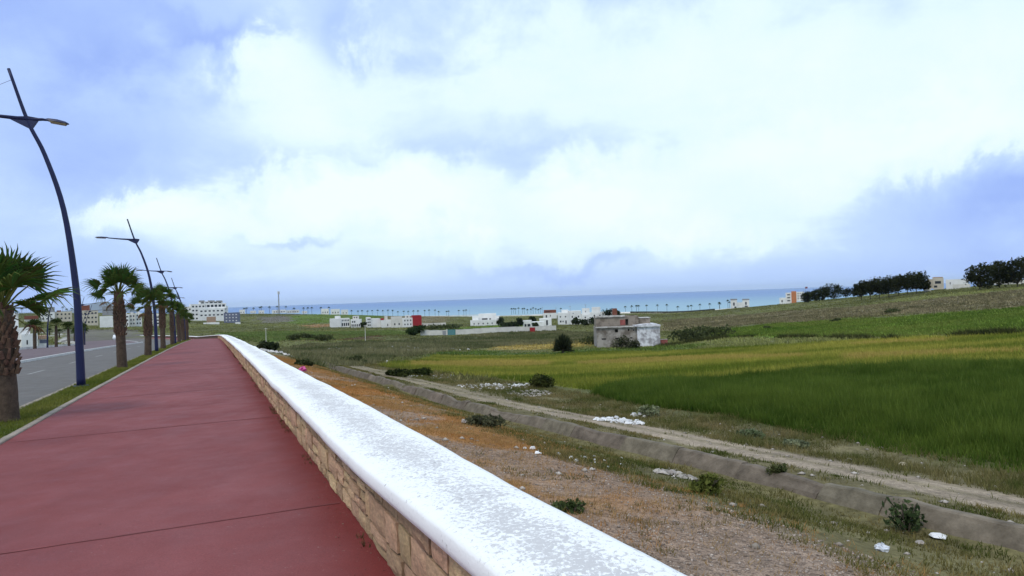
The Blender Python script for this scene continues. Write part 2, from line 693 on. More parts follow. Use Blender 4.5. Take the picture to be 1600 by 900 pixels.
def ground_colours(x, y, z):
    d = np.hypot(x, y)
    k = np.clip(d * .012, .25, 4)
    wx = x + 5 * k * fbm(x, y, 14, 3, 31) + k * 2 * fbm(x, y, 3, 2, 33)
    wy = y + 5 * k * fbm(x, y, 14, 3, 41) + k * 2 * fbm(x, y, 3, 2, 43)
    s, t = to_st(x, y)
    n = len(x)
    col = np.tile(np.array(C['base']), (n, 1))
    big = fbm(x, y, 45, 4, 3)
    col = col * (1 + .9 * big[:, None])

    def put(poly, c, strength=1.0, streak=0.0):
        m_ = in_poly(wx, wy, poly)
        w = strength * np.clip(.86 + .9 * fbm(x, y, 8 + 0 * d, 3, 57), 0.3, 1.0)
        w = np.where(m_, w, 0)[:, None]
        col[:] = col * (1 - w) + np.array(c) * w * (1 + .5 * fbm(x, y, 25, 4, 71)[:, None])
    for p, c in ((P_LOT, 'grey'), (P_SIDE, 'pale'), (P_SCRUB, 'scrub'), (P_BROWN, 'brown'), (P_BROWN2, 'brown'), (P_HILLG, 'hillg'), (P_LEFTG, 'leftg'), (P_HILLL, 'hillg'), (P_GREYP, 'grey'), (P_SOILR, 'soil'),
                 (P_SOILD, 'soild'), (P_GARD, 'hillg'), (P_MEADOW, 'meadow'), (P_GOLD1, 'gold'), (P_GOLD2, 'gold'), (P_GOLD3, 'gold'), (P_GOLD4, 'gold'), (P_GOLD5, 'gold'),
                 (P_DARKG, 'darkg'), (P_CROP, 'crop')):
        put(p, C[c], .75 if c == 'gold' else 1.0)
    # rows in the meadow: it grows in long streaks along the slope
    # the near bank, by its distance from the parapet
    j = fbm(x, y, 3.0, 4, 77)
    j2 = fbm(x, y, .8, 3, 78)
    tj = t + 1.6 * j + .5 * j2
    orange = np.array(C['orange']) * (1 + .8 * j[:, None]) * np.array([1, 1 + .0, 1])
    gsplit = sm(9.5, 5.0, s + 5 * j - .3 * (t - 4)) * .9      # gravel close by, dry grass farther on
    gpatch = sm(.03, .16, fbm(x, y, 4.2, 4, 91) + .2 * fbm(x, y, .5, 2, 92))
    gmix = np.clip(np.maximum(gsplit, gpatch * .75), 0, 1)
    bankc = orange * (1 - gmix[:, None]) + np.array(C['gravel']) * gmix[:, None]
    far_b = sm(46, 75, s)[:, None]
    bankc = bankc * (1 - far_b) + np.array(C['scrub']) * 1.15 * far_b
    wd = sm(5.7, 6.7, tj)[:, None]
    bankc = bankc * (1 - wd) + np.array(C['ditch']) * (1 + .7 * j2[:, None]) * wd
    wt_ = (sm(10.3, 10.9, t + .7 * j2) * sm(13.3, 12.6, t + .9 * j2))[:, None]
    rut = np.exp(-((t - 11.9 + .3 * j) / .28) ** 2)[:, None] * .55
    tr = np.array(C['track']) * (1 + .35 * j2[:, None])
    tr = tr * (1 - rut) + np.array(C['bank']) * rut
    side = sm(9.5, 9.9, t)[:, None]
    bankc = bankc * (1 - side) + np.array(C['bank']) * (1 + .6 * j2[:, None]) * side
    trk = wt_ * (1 - sm(60, 95, s)[:, None]) * (1 - .5 * sm(20, 36, s)[:, None])
    bankc = bankc * (1 - trk) + tr * trk
    wn = (sm(18.0, 15.0, t + 1.8 * j) * sm(.5, .9, t) * sm(130, 100, s) * sm(-40, -30, s))[:, None]
    col = col * (1 - wn) + bankc * wn
    # shore
    sh = (sm(-15.8, -16.8, z) * (d > 450))[:, None]
    col = col * (1 - sh) + np.array(C['sand']) * sh
    gv = np.clip(gmix * wn[:, 0] * (1 - wd[:, 0]) * (1 - far_b[:, 0]) + trk[:, 0] * .6, 0, 1)
    return np.clip(col, .004, .9), gv


gcol, ggv = ground_colours(GX, GY, GZ)
ni, nj = len(GS), len(GT)
idx = np.arange(ni * nj).reshape(ni, nj)
gf = np.stack([idx[:-1, :-1], idx[:-1, 1:], idx[1:, 1:], idx[1:, :-1]], -1).reshape(-1, 4)
gf = gf[:, ::-1]


def ground_mat():
    ma = bpy.data.materials.new('ground')
    ma.use_nodes = True
    N, L = ma.node_tree.nodes, ma.node_tree.links
    bs = N['Principled BSDF']
    bs.inputs['Roughness'].default_value = .95
    bs.inputs['Specular IOR Level'].default_value = .1
    a = N.new('ShaderNodeAttribute')
    a.attribute_name = 'Col'
    g = N.new('ShaderNodeAttribute')
    g.attribute_name = 'gv'
    geo = N.new('ShaderNodeNewGeometry')

    def noise(scale, detail, rough=.6):
        n = N.new('ShaderNodeTexNoise')
        n.inputs['Scale'].default_value = scale
        n.inputs['Detail'].default_value = detail
        n.inputs['Roughness'].default_value = rough
        L.new(geo.outputs['Position'], n.inputs['Vector'])
        return n.outputs[0]

    def rng_(src, lo, hi, a0, a1):
        n = N.new('ShaderNodeMapRange')
        L.new(src, n.inputs[0])
        for i, q in enumerate((lo, hi, a0, a1)):
            n.inputs[i + 1].default_value = q
        return n.outputs[0]

    def mul(c, f):
        n = N.new('ShaderNodeMix')
        n.data_type = 'RGBA'
        n.blend_type = 'MULTIPLY'
        n.inputs[0].default_value = 1
        L.new(c, n.inputs[6])
        L.new(f, n.inputs[7])
        return n.outputs[2]
    c = mul(a.outputs[0], rng_(noise(7, 6, .7), .3, .7, .55, 1.4))
    c = mul(c, rng_(noise(.35, 6, .65), .3, .7, .68, 1.3))
    vo = N.new('ShaderNodeTexVoronoi')
    vo.inputs['Scale'].default_value = 48
    L.new(geo.outputs['Position'], vo.inputs['Vector'])
    sepc = N.new('ShaderNodeSeparateColor')
    L.new(vo.outputs['Color'], sepc.inputs[0])
    st_ = rng_(sepc.outputs[0], 0, 1, .6, 1.5)
    gm = N.new('ShaderNodeMix')
    gm.data_type = 'RGBA'
    gm.blend_type = 'MULTIPLY'
    L.new(g.outputs['Fac'], gm.inputs[0])
    L.new(c, gm.inputs[6])
    L.new(st_, gm.inputs[7])
    L.new(gm.outputs[2], bs.inputs['Base Color'])
    bp = N.new('ShaderNodeBump')
    bp.inputs['Strength'].default_value = .6
    bp.inputs['Distance'].default_value = .05
    L.new(noise(14, 6, .7), bp.inputs['Height'])
    L.new(bp.outputs[0], bs.inputs['Normal'])
    return ma


gme = np_mesh('ground', np.stack([GX, GY, GZ], -1), gf, gcol, [ground_mat()], smooth=True)
ga = gme.attributes.new('gv', 'FLOAT', 'POINT')
ga.data.foreach_set('value', ggv.astype(np.float32))
tag(link_mesh('ground', gme), 'rolling ground of bank, fields and hillside', kind='structure')

# ------------------------------------------------------------------ sea and far hills
SEA_Z = -18.4


def sea_mat():
    ma = bpy.data.materials.new('sea')
    ma.use_nodes = True
    N, L = ma.node_tree.nodes, ma.node_tree.links
    bs = N['Principled BSDF']
    bs.inputs['Roughness'].default_value = .55
    bs.inputs['Specular IOR Level'].default_value = .35
    geo = N.new('ShaderNodeNewGeometry')
    ln = N.new('ShaderNodeVectorMath')
    ln.operation = 'LENGTH'
    L.new(geo.outputs['Position'], ln.inputs[0])
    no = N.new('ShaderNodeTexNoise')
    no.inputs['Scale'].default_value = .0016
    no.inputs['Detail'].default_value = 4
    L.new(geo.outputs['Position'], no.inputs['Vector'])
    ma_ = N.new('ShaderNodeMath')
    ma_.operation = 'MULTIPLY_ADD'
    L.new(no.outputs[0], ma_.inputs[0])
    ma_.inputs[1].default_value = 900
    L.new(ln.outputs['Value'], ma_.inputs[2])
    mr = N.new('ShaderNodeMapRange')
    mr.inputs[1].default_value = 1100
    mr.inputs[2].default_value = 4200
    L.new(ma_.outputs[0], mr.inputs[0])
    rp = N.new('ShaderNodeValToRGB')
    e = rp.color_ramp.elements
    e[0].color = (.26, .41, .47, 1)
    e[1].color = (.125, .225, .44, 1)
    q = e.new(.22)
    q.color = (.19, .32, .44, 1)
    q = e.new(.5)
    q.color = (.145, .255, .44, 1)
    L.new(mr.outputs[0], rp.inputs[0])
    L.new(rp.outputs[0], bs.inputs['Base Color'])
    n2 = N.new('ShaderNodeTexNoise')
    n2.inputs['Scale'].default_value = .08
    n2.inputs['Detail'].default_value = 5
    L.new(geo.outputs['Position'], n2.inputs['Vector'])
    bp = N.new('ShaderNodeBump')
    bp.inputs['Strength'].default_value = .5
    bp.inputs['Distance'].default_value = 1.0
    L.new(n2.outputs[0], bp.inputs['Height'])
    L.new(bp.outputs[0], bs.inputs['Normal'])
    return ma


mb = MB()
ys = [-2000, 500, 700, 900, 1200, 1600, 2200, 3000, 5000, 9000, 16000, 28000]
xs = [-26000, -12000, -5000, -2500, -1200, -600, 0, 600, 1200, 2500, 5000, 12000, 26000]
mb.add([(x, y, SEA_Z) for y in ys for x in xs],
       [(j * 13 + i, j * 13 + i + 1, j * 13 + i + 14, j * 13 + i + 13) for j in range(11) for i in range(12)])
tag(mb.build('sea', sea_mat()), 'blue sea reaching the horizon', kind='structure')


def far_hills():
    n = 90
    vs, fs = [], []
    for i in range(n):
        px = -420 + i * (690 / (n - 1))
        top = 464.5 + (800 - px) * .034 + 1 - 15 * math.exp(-((px - 163) / 42.0) ** 2) - 4 * math.exp(-((px - 60) / 60.0) ** 2) + 3 * float(fbm(px, 0, 40, 3, 5))
        edge = 1 - min(1, max(0, (px - 185) / 75.0)) ** 1.2
        yy = 464.5 + (800 - px) * .034
        hpx = (yy - top) * edge - 6 * (1 - edge)
        p0 = at(px, yy, 9000)
        hh = EYE + hpx / FPX * 9000
        vs += [(p0.x * .95, 8550, SEA_Z - 5), (p0.x * .985, 8860, (hh + SEA_Z) * .55 + 5 * float(fbm(px, 3, 20, 3, 8))), (p0.x, 9000, hh), (p0.x * 1.03, 9300, SEA_Z - 5)]
        if i:
            for k in range(3):
                a = (i - 1) * 4 + k
                fs.append((a, a + 4, a + 5, a + 1))
    o = MB().add(vs, fs).build('hills', mat('far_hill', (.16, .19, .22), 1, .3, .002, coord='Generated'), smooth=True)  # blue-grey base colour has distance haze painted into it
    tag(o, 'low hills across the bay, tinted haze blue', kind='structure')


far_hills()

# ------------------------------------------------------------------ promenade: red path, kerbs, verge, road, far pavement
def path_mat(name, c1, c2, stain):
    ma = bpy.data.materials.new(name)
    ma.use_nodes = True
    N, L = ma.node_tree.nodes, ma.node_tree.links
    bs = N['Principled BSDF']
    geo = N.new('ShaderNodeNewGeometry')

    def noise(scale, detail, rough=.6, stretch=None):
        n = N.new('ShaderNodeTexNoise')
        n.inputs['Scale'].default_value = scale
        n.inputs['Detail'].default_value = detail
        n.inputs['Roughness'].default_value = rough
        if stretch:
            mp = N.new('ShaderNodeMapping')
            mp.inputs['Rotation'].default_value = (0, 0, math.atan(TANV) * -1)
            mp.inputs['Scale'].default_value = stretch
            L.new(geo.outputs['Position'], mp.inputs['Vector'])
            L.new(mp.outputs[0], n.inputs['Vector'])
        else:
            L.new(geo.outputs['Position'], n.inputs['Vector'])
        return n.outputs[0]

    def mr(src, lo, hi, a, b):
        n = N.new('ShaderNodeMapRange')
        L.new(src, n.inputs[0])
        for i, q in enumerate((lo, hi, a, b)):
            n.inputs[i + 1].default_value = q
        return n.outputs[0]

    def mix(f, a, b, mode='MIX'):
        n = N.new('ShaderNodeMix')
        n.data_type = 'RGBA'
        n.blend_type = mode
        for s_, v in ((n.inputs[0], f), (n.inputs[6], a), (n.inputs[7], b)):
            if hasattr(v, 'links'):
                L.new(v, s_)
            else:
                s_.default_value = v
        return n.outputs[2]
    f = mr(noise(.55, 6, .6), .32, .70, 0, 1)
    c = mix(f, (*c1, 1), (*c2, 1))
    at_ = N.new('ShaderNodeAttribute')
    at_.attribute_name = 'edge'
    c = mix(at_.outputs['Fac'], c, (*stain, 1))
    c = mix(1.0, c, mr(noise(1.0, 4, .6, (2.2, .35, 1)), .3, .7, .94, 1.06), 'MULTIPLY')
    c = mix(1.0, c, mr(noise(90, 3, .7), .3, .7, .80, 1.2), 'MULTIPLY')
    c = mix(mr(noise(38, 2, .5), .71, .76, 0, .35), c, (.40, .33, .31, 1))
    c = mix(mr(noise(9, 5, .75), .70, .80, 0, .35), c, (c1[0] * .45, c1[1] * .5, c1[2] * .5, 1))
    L.new(c, bs.inputs['Base Color'])
    L.new(mr(noise(2.5, 4), .3, .7, .62, .82), bs.inputs['Roughness'])
    bs.inputs['Specular IOR Level'].default_value = .22
    bp = N.new('ShaderNodeBump')
    bp.inputs['Strength'].default_value = .25
    bp.inputs['Distance'].default_value = .01
    L.new(noise(120, 3, .7), bp.inputs['Height'])
    L.new(bp.outputs[0], bs.inputs['Normal'])
    return ma


S_END = 250
m_path = path_mat('red_path', (.180, .041, .039), (.240, .068, .066), (.165, .024, .020))
path = ribbon('path', -2.86, 1.06, -14, S_END, 0.0, m_path, .5, tsub=28)
tag(path, 'red painted promenade path', kind='structure')
pv = np.array([v.co[:] for v in path.data.vertices])
ps, pt = to_st(pv[:, 0], pv[:, 1])
ed = sm(.5, 1.0, pt + .18 * fbm(pv[:, 0], pv[:, 1], 1.2, 3, 4)) * .9
ea = path.data.attributes.new('edge', 'FLOAT', 'POINT')
ea.data.foreach_set('value', ed.astype(np.float32))

m_joint = mat('path_joint', (.192, .048, .046), .8, .3, 3, coord='Object')


def joint(s, t0, t1, w=.013, skew=0.0):
    mb = MB()
    n = 26
    vs, fs = [], []
    for i in range(n + 1):
        t = t0 + (t1 - t0) * i / n
        q = s + skew * (i / n) + .02 * float(fbm(t, s, .7, 2, 3))
        ww = w * (.55 + .9 * float(vnoise(t * 4, s, 8)))
        vs += [st(q - ww, t, .004), st(q + ww, t, .004)]
        if i:
            a = 2 * i
            fs.append((a - 2, a, a + 1, a - 1))
    mb.add(vs, fs)
    mb.build('joint', m_joint, path)


for s_ in (6.2, 12.3, 18.4, 24.5, 36, 48):
    joint(s_, -2.8, 1.0, .012 + .0004 * s_, random.uniform(-.15, .2))
m_kerb = mat('kerb', (.30, .25, .20), .9, .22, 2.2, .3)
m_asph = path_mat('asphalt', (.120, .106, .090), (.142, .126, .108), (.12, .11, .10))
m_line = mat('line_paint', (.62, .61, .58), .7, .2, 4)
m_dash = mat('worn_dash_paint', (.30, .29, .27), .8, .3, 3)
m_pave2 = path_mat('far_paving', (.125, .085, .085), (.16, .112, .108), (.12, .09, .09))
m_soil = mat('verge_soil', (.085, .092, .028), 1, .35, 5, .4)


def kerb_jit(s, t):
    return (.006 * math.sin(s * 1.7) + .012 * (float(vnoise(s * .8, 3, 2)) - .5), .012 * (float(vnoise(s * .5, 9, 2)) - .5))


# kerb stones, one by one
def kerb_run(name, label, t0, t1, s0, s1, h, near_end, m_):
    root = empty(name, st(s0, (t0 + t1) / 2))
    tag(root, label, 'kerb')
    root.location = (0, 0, 0)
    s = s0
    while s < near_end:
        L_ = .98
        mb = MB()
        vs = []
        jt = random.uniform(-.006, .006)
        jh = random.uniform(-.006, .006)
        for q in (s + .008, s + L_ - .008):
            for (t, hh) in ((t0, h - .25), (t0, h - .012), (t0 + .012, h), (t1 - .012, h), (t1, h - .012), (t1, h - .25)):
                vs.append(st(q, t + jt, hh + jh))
        fs = [(i, i + 1, i + 7, i + 6) for i in range(5)] + [(5, 4, 3, 2, 1, 0), (6, 7, 8, 9, 10, 11)]
        mb.add(vs, fs).build('kerb_stone', m_, root)
        s += L_
    o = ribbon('kerb_stones', t0, t1, s, s1, h, m_, 2.0, .25)
    o.parent = root
    tag(o, kind='stuff')
    return root


kerb_run('kerb', 'pale concrete kerb between red path and grass verge', -2.98, -2.863, 6, S_END, .03, 52, m_kerb)
kerb_run('kerb', 'pale kerb between grass verge and grey road', -3.86, -3.72, 8, S_END, .01, 50, m_kerb)
kerb_run('kerb', 'pale kerb along the far side of the road', -10.36, -10.18, 20, S_END, .02, 20, m_line)
tag(ribbon('verge', -3.72, -2.98, -14, S_END, .004, m_soil, 1.0, tsub=4), 'narrow planted verge', kind='structure')
road = tag(ribbon('road', -10.18, -3.86, -14, S_END, -.12, m_asph, 1.0, tsub=8), 'grey asphalt road', kind='structure')
tag(ribbon('far_pavement', -20.7, -10.36, -14, S_END, .0, m_pave2, 1.0, tsub=8), 'wide paved promenade across the road', kind='structure')
for s_ in range(16, 130, 9):
    mb = MB()
    vs = [st(s_, -7.06, -.116), st(s_, -6.94, -.116), st(s_ + 3, -6.94, -.116), st(s_ + 3, -7.06, -.116)]
    mb.add(vs, [(0, 1, 2, 3)]).build('lane_dash', m_dash, road)
lw = ribbon('low_wall', -21.1, -20.8, 30, S_END, .28, mat('low_wall_white', (.62, .60, .56), .9, .12, 2), 2.0, .9)
tag(lw, 'low pale wall edging the far pavement behind the distant palms', 'wall')

# ------------------------------------------------------------------ the parapet
m_stone = mat('sandstone', (.49, .325, .19), .9, .32, 8, .7, rand=.26, island=True, bscale=26)
m_mortar = mat('mortar', (.115, .075, .048), 1, .35, 9, .6)


def coping_mat():
    ma = bpy.data.materials.new('whitewash')
    ma.use_nodes = True
    N, L = ma.node_tree.nodes, ma.node_tree.links
    bs = N['Principled BSDF']
    bs.inputs['Roughness'].default_value = .75
    bs.inputs['Specular IOR Level'].default_value = .25
    geo = N.new('ShaderNodeNewGeometry')

    def noise(scale, detail, rough=.6, dist=0, stretch=(1, 1, 1)):
        mp = N.new('ShaderNodeMapping')
        mp.inputs['Rotation'].default_value = (0, 0, -math.atan(TANV))
        mp.inputs['Scale'].default_value = stretch
        L.new(geo.outputs['Position'], mp.inputs['Vector'])
        n = N.new('ShaderNodeTexNoise')
        n.inputs['Scale'].default_value = scale
        n.inputs['Detail'].default_value = detail
        n.inputs['Roughness'].default_value = rough
        n.inputs['Distortion'].default_value = dist
        L.new(mp.outputs[0], n.inputs['Vector'])
        return n.outputs[0]

    def mr(src, lo, hi, a, b):
        n = N.new('ShaderNodeMapRange')
        L.new(src, n.inputs[0])
        for i, q in enumerate((lo, hi, a, b)):
            n.inputs[i + 1].default_value = q
        return n.outputs[0]

    def m2(op, a, b):
        n = N.new('ShaderNodeMath')
        n.operation = op
        for i, v in enumerate((a, b)):
            if hasattr(v, 'links'):
                L.new(v, n.inputs[i])
            else:
                n.inputs[i].default_value = v
        return n.outputs[0]

    def mix(f, a, b):
        n = N.new('ShaderNodeMix')
        n.data_type = 'RGBA'
        for s_, v in ((n.inputs[0], f), (n.inputs[6], a), (n.inputs[7], b)):
            if hasattr(v, 'links'):
                L.new(v, s_)
            else:
                s_.default_value = v
        return n.outputs[2]
    wear = N.new('ShaderNodeAttribute')
    wear.attribute_name = 'wear'
    fine = noise(40, 7, .72, .5, (1, .8, 1))
    mid = noise(7, 5, .6)
    big = noise(1.3, 4, .55)
    v = m2('ADD', m2('MULTIPLY', fine, 1.0), m2('MULTIPLY', mid, .25))
    v = m2('ADD', v, m2('MULTIPLY', big, .26))
    v = m2('ADD', v, m2('MULTIPLY', wear.outputs['Fac'], .17))
    f = mr(v, .86, .93, 0, .62)
    cloud = mr(noise(3.5, 6, .7), .35, .7, 0, .45)
    c = mix(cloud, (.92, .91, .88, 1), (.84, .83, .81, 1))
    c = mix(f, c, (.40, .37, .365, 1))
    c = mix(mr(noise(2.1, 5, .65, .4), .66, .74, 0, .30), c, (.62, .38, .33, 1))
    c = mix(mr(noise(15, 3, .5), .735, .76, 0, .8), c, (.17, .155, .15, 1))
    L.new(c, bs.inputs['Base Color'])
    bp = N.new('ShaderNodeBump')
    bp.inputs['Strength'].default_value = .35
    bp.inputs['Distance'].default_value = .012
    L.new(v, bp.inputs['Height'])
    L.new(bp.outputs[0], bs.inputs['Normal'])
    return ma


def build_parapet():
    root = empty('parapet_wall', (0, 0, 0))
    tag(root, 'low stone parapet wall with worn whitewashed top running beside the red path', 'wall')
    T0, T1, TOPZ = 1.02, 1.60, .53
    core = ribbon('core', T0 + .035, T1 - .03, -10, S_END, TOPZ - .01, m_mortar, .5, .95)
    core.parent = root
    # coping: one long slab with soft wavy edges
    S = list(np.arange(-10, 30, .1)) + list(np.arange(30, 90, .4)) + list(np.arange(90, S_END, 1.5))
    prof = [(.975, .460), (.958, .470), (.953, .500), (.956, .552), (.970, .570), (1.01, .577)]
    tops = [1.10, 1.18, 1.26, 1.34, 1.42, 1.50, 1.57]
    prof += [(t, .578 + .008 * math.sin((t - 1.0) / .7 * math.pi)) for t in tops]
    prof += [(1.645, .575), (1.682, .566), (1.691, .545), (1.689, .48), (1.67, .461)]
    k = len(prof)
    SA = np.array(S)
    e0 = .030 * fbm(SA, SA * 0, 1.15, 3, 3) + .05 * fbm(SA, SA * 0, 4.0, 2, 4)
    e0 = e0 + .035 * sm(5.5, 2.2, SA)
    e1 = -.085 * sm(6, 2.2, SA) + .034 * fbm(SA, SA * 0, 1.1, 3, 13) + .07 * fbm(SA, SA * 0, 3.5, 2, 14)
    V = np.zeros((len(S), k, 3))
    wear = np.zeros((len(S), k))
    for i, s in enumerate(S):
        sub = .022 * float(fbm(s, 0, 2.6, 2, 24)) + .055 * float(sm(6.5, 2.2, s))
        for j, (t, h) in enumerate(prof):
            w = (t - .954) / .74
            tt = t + e0[i] * (1 - w) + e1[i] * w
            hh = h + sub + .010 * float(fbm(s, t, .35, 3, 33)) * (1 if h > .55 else .5)
            V[i, j] = st(s, tt, hh)
            wear[i, j] = min(1, max(0, 1.25 - abs(w - .52) / .40)) if h > .57 else 0
    I = np.arange(len(S) * k).reshape(len(S), k)
    F = np.stack([I[:-1, :-1], I[:-1, 1:], I[1:, 1:], I[1:, :-1]], -1).reshape(-1, 4)
    F2 = np.stack([I[:-1, -1], I[:-1, 0], I[1:, 0], I[1:, -1]], -1)
    me = np_mesh('coping', V.reshape(-1, 3), np.concatenate([F, F2])[:, ::-1], None, [coping_mat()], True)
    wa = me.attributes.new('wear', 'FLOAT', 'POINT')
    wa.data.foreach_set('value', wear.ravel().astype(np.float32))
    link_mesh('coping', me, root)
    # rough-hewn stones
    variants = []
    for q in range(14):
        r_ = random.Random(q)
        # unit block: x along (0..1), z up (0..1), face bulging towards -y
        nx, nz = 4, 3
        vs, fs = [], []
        for a in range(nx + 1):
            for b in range(nz + 1):
                u, w = a / nx, b / nz
                edge = min(u, 1 - u) * 2, min(w, 1 - w) * 2
                bul = min(1, edge[0] * 3) * min(1, edge[1] * 3)
                ju = r_.uniform(-.010, .010)
                jw = r_.uniform(-.022, .022)
                rim = a in (0, nx) or b in (0, nz)
                y = .22 - (.10 + r_.uniform(-.10, .16)) * bul if not rim else .24 + r_.uniform(-.04, .12)
                vs.append((u + ju, y, w + jw))
        for a in range(nx):
            for b in range(nz):
                p = a * (nz + 1) + b
                fs.append((p, p + nz + 1, p + nz + 2, p + 1))
        front = len(vs)
        rim = [(a, 0) for a in range(nx + 1)] + [(nx, b) for b in range(1, nz + 1)] + [(a, nz) for a in range(nx - 1, -1, -1)] + [(0, b) for b in range(nz - 1, 0, -1)]
        for (a, b) in rim:
            v = vs[a * (nz + 1) + b]
            vs.append((v[0], 1.0, v[2]))
        for i in range(len(rim)):
            a, b = rim[i]
            a2, b2 = rim[(i + 1) % len(rim)]
            p, p2 = a * (nz + 1) + b, a2 * (nz + 1) + b2
            fs.append((p2, p, front + i, front + (i + 1) % len(rim)))
        mb = MB()
        mb.add(vs, fs)
        variants.append(mb.mesh('stone', m_stone))
    r_ = random.Random(5)
    joined_v, joined_f = [], []
    cnt = 0
    s = -6.0
    stones = []
    while s < 120:
        secl = r_.uniform(.9, 2.4)
        nc = r_.choice((3, 3, 4, 5))
        hs = [r_.uniform(.6, 1.5) for _ in range(nc)]
        tot = sum(hs)
        hs = [h / tot * (TOPZ + .01) for h in hs]
        z = -.005
        for h in hs:
            q = s
            while q < s + secl - .03:
                L_ = r_.uniform(.15, .48) * (1.15 if h > .13 else .9)
                if s + secl - (q + L_) < .13:
                    L_ = s + secl - q
                if r_.random() < .10 and h > .14:
                    g = r_.uniform(.4, .6)
                    stones.append((q, L_, z, h * g))
                    stones.append((q, L_, z + h * g, h * (1 - g)))
                else:
                    stones.append((q, L_, z, h))
                q += L_
            z += h
        s += secl
    for (q, L_, z, h) in stones:
        g = .008
        single = 2.0 < q < 26 and cnt < 296
        if q + L_ < 2.2:
            single = False
        me = variants[r_.randrange(14)]
        p0, p1 = st(q, T0), st(q + L_, T0)
        ax = (p1 - p0) / L_
        yaw = math.atan2(ax.y, ax.x)
        M = Matrix.Translation(st(q + g, T0 - .012 + r_.uniform(-.008, .010), z + g)) @ Matrix.Rotation(yaw, 4, 'Z') @ Matrix.Rotation(-math.asin(max(-1, min(1, ax.z))), 4, 'Y') @ \
            Matrix.Rotation(r_.uniform(-.014, .014), 4, 'Y')
        # local +x runs along the wall, local +y must run into it (to the right, i.e. -normal)
        M = M @ Matrix.Diagonal((L_ - 2 * g, -.07, h - 2 * g, 1))
        if single:
            cnt += 1
            o = link_mesh('stone', me, root)
            o.matrix_world = M
        else:
            off = len(joined_v)
            joined_v += [tuple(M @ v.co) for v in me.vertices]
            joined_f += [tuple(i + off for i in reversed(p.vertices)) for p in me.polygons]
    mb = MB()
    mb.add(joined_v, joined_f)
    o = mb.build('stonework', m_stone, root)
    tag(o, kind='stuff')


build_parapet()

# ================================================================== OBJECTS
# ------------------------------------------------------------------ concrete drainage channel lining
def build_channel():
    root = empty('drainage_channel', (0, 0, 0))
    tag(root, 'grey concrete lining of the drainage ditch below the dirt track', 'channel')
    m_ = mat('old_concrete', (.225, .182, .135), .95, .30, 3.2, .8, col2=(.098, .078, .056), rand=.12, coord='Object', bscale=18)
    r_ = random.Random(3)
    s = -6.0
    while s < 68:
        L_ = r_.choice((1.9, 2.0, 2.1, 1.2, 2.6))
        nx = 8
        tilt = r_.uniform(-.03, .03)
        dh = r_.uniform(-.02, .02)
        dt = r_.uniform(-.018, .018)
        vs, fs = [], []
        for i in range(nx + 1):
            q = s + .006 + (L_ - .012) * i / nx
            chip = .085 * float(fbm(q, 1, .45, 3, 71)) + (-.05 * max(0, float(fbm(q, 5, 2.3, 2, 91)) - .1) * 8)
            base = float(strip_z(q, 9.3) - zpath(q))
            wob = .05 * math.sin(q * .21) + .12 * float(fbm(q, 0, 7, 2, 44))
            hh = .285 + .09 * min(1, max(0, q / 30)) + dh + tilt * (i / nx - .5) + chip
            prof = [(9.34, -.25), (9.345, .02), (9.42, .14), (9.53, hh - .05), (9.56, hh - .008), (9.60, hh + .012), (9.73, hh + .004), (9.76, hh - .05), (9.76, -.1)]
            for (t, h) in prof:
                vs.append(st(q, t + dt + wob + .012 * float(fbm(q, h, .2, 2, 17)), base + h))
        k = len(prof)
        for i in range(nx):
            for j in range(k - 1):
                a = i * k + j
                fs.append((a, a + k, a + k + 1, a + 1))
        fs.append(tuple(range(k)))
        fs.append(tuple(nx * k + j for j in range(k))[::-1])
        o = MB().add(vs, fs).build('concrete_panel', m_, root)
        s += L_


build_channel()

# ------------------------------------------------------------------ street lamps
m_pole = mat('blue_pole_paint', (.009, .013, .062), .5, .15, 2, spec=.35)
m_lamph = mat('lamp_housing', (.020, .025, .075), .5, .15, 3, spec=.4)
m_lens = mat('lamp_lens', (.33, .26, .15), .35, .15, 6)


def smooth_curve(pts, n):
    out = []
    P = [Vector(p) for p in pts]
    P = [P[0] * 2 - P[1]] + P + [P[-1] * 2 - P[-2]]
    for i in range(1, len(P) - 2):
        for k in range(n):
            t = k / n
            a, b, c, d = P[i - 1], P[i], P[i + 1], P[i + 2]
            out.append(.5 * ((2 * b) + (c - a) * t + (2 * a - 5 * b + 4 * c - d) * t * t + (3 * b - a - 3 * c + d) * t ** 3))
    out.append(P[-2])
    return out


def luminaire(root, base, tip, w):
    b, t = Vector(base), Vector(tip)
    d = (t - b)
    L_ = d.length
    d.normalize()
    sd = Vector((0, 1, 0))
    up = d.cross(sd)
    if up.z < 0:
        up = -up
    mb = MB()
    ring = []
    for q, ww, hh in ((0, .25, .05), (.12, .6, .075), (.5, 1.0, .085), (.85, .85, .06), (1.0, .35, .02)):
        c = b + d * (L_ * q)
        ring.append([c + sd * (w * ww * a) + up * (hh * e) for a, e in ((-1, -.15), (-.6, .75), (.6, .75), (1, -.15))])
    vs = [v for r_ in ring for v in r_]
    fs = []
    for i in range(4):
        for j in range(4):
            a, a2 = i * 4 + j, i * 4 + (j + 1) % 4
            fs.append((a, a + 4, a2 + 4, a2))
    fs += [(0, 1, 2, 3), (19, 18, 17, 16)]
    o = mb.add(vs, fs).build('luminaire', m_lamph, root)
    mb = MB()
    vs = [b + d * (L_ * q) + sd * (w * a) + up * -.016 for q in (.18, .9) for a in (-.75, .75)]
    vs += [b + d * (L_ * q) + sd * (w * a * .9) + up * -.05 for q in (.22, .86) for a in (-.75, .75)]
    mb.add(vs, [(0, 1, 5, 4), (1, 3, 7, 5), (3, 2, 6, 7), (2, 0, 4, 6), (4, 5, 7, 6)]).build('lens', m_lens, o)


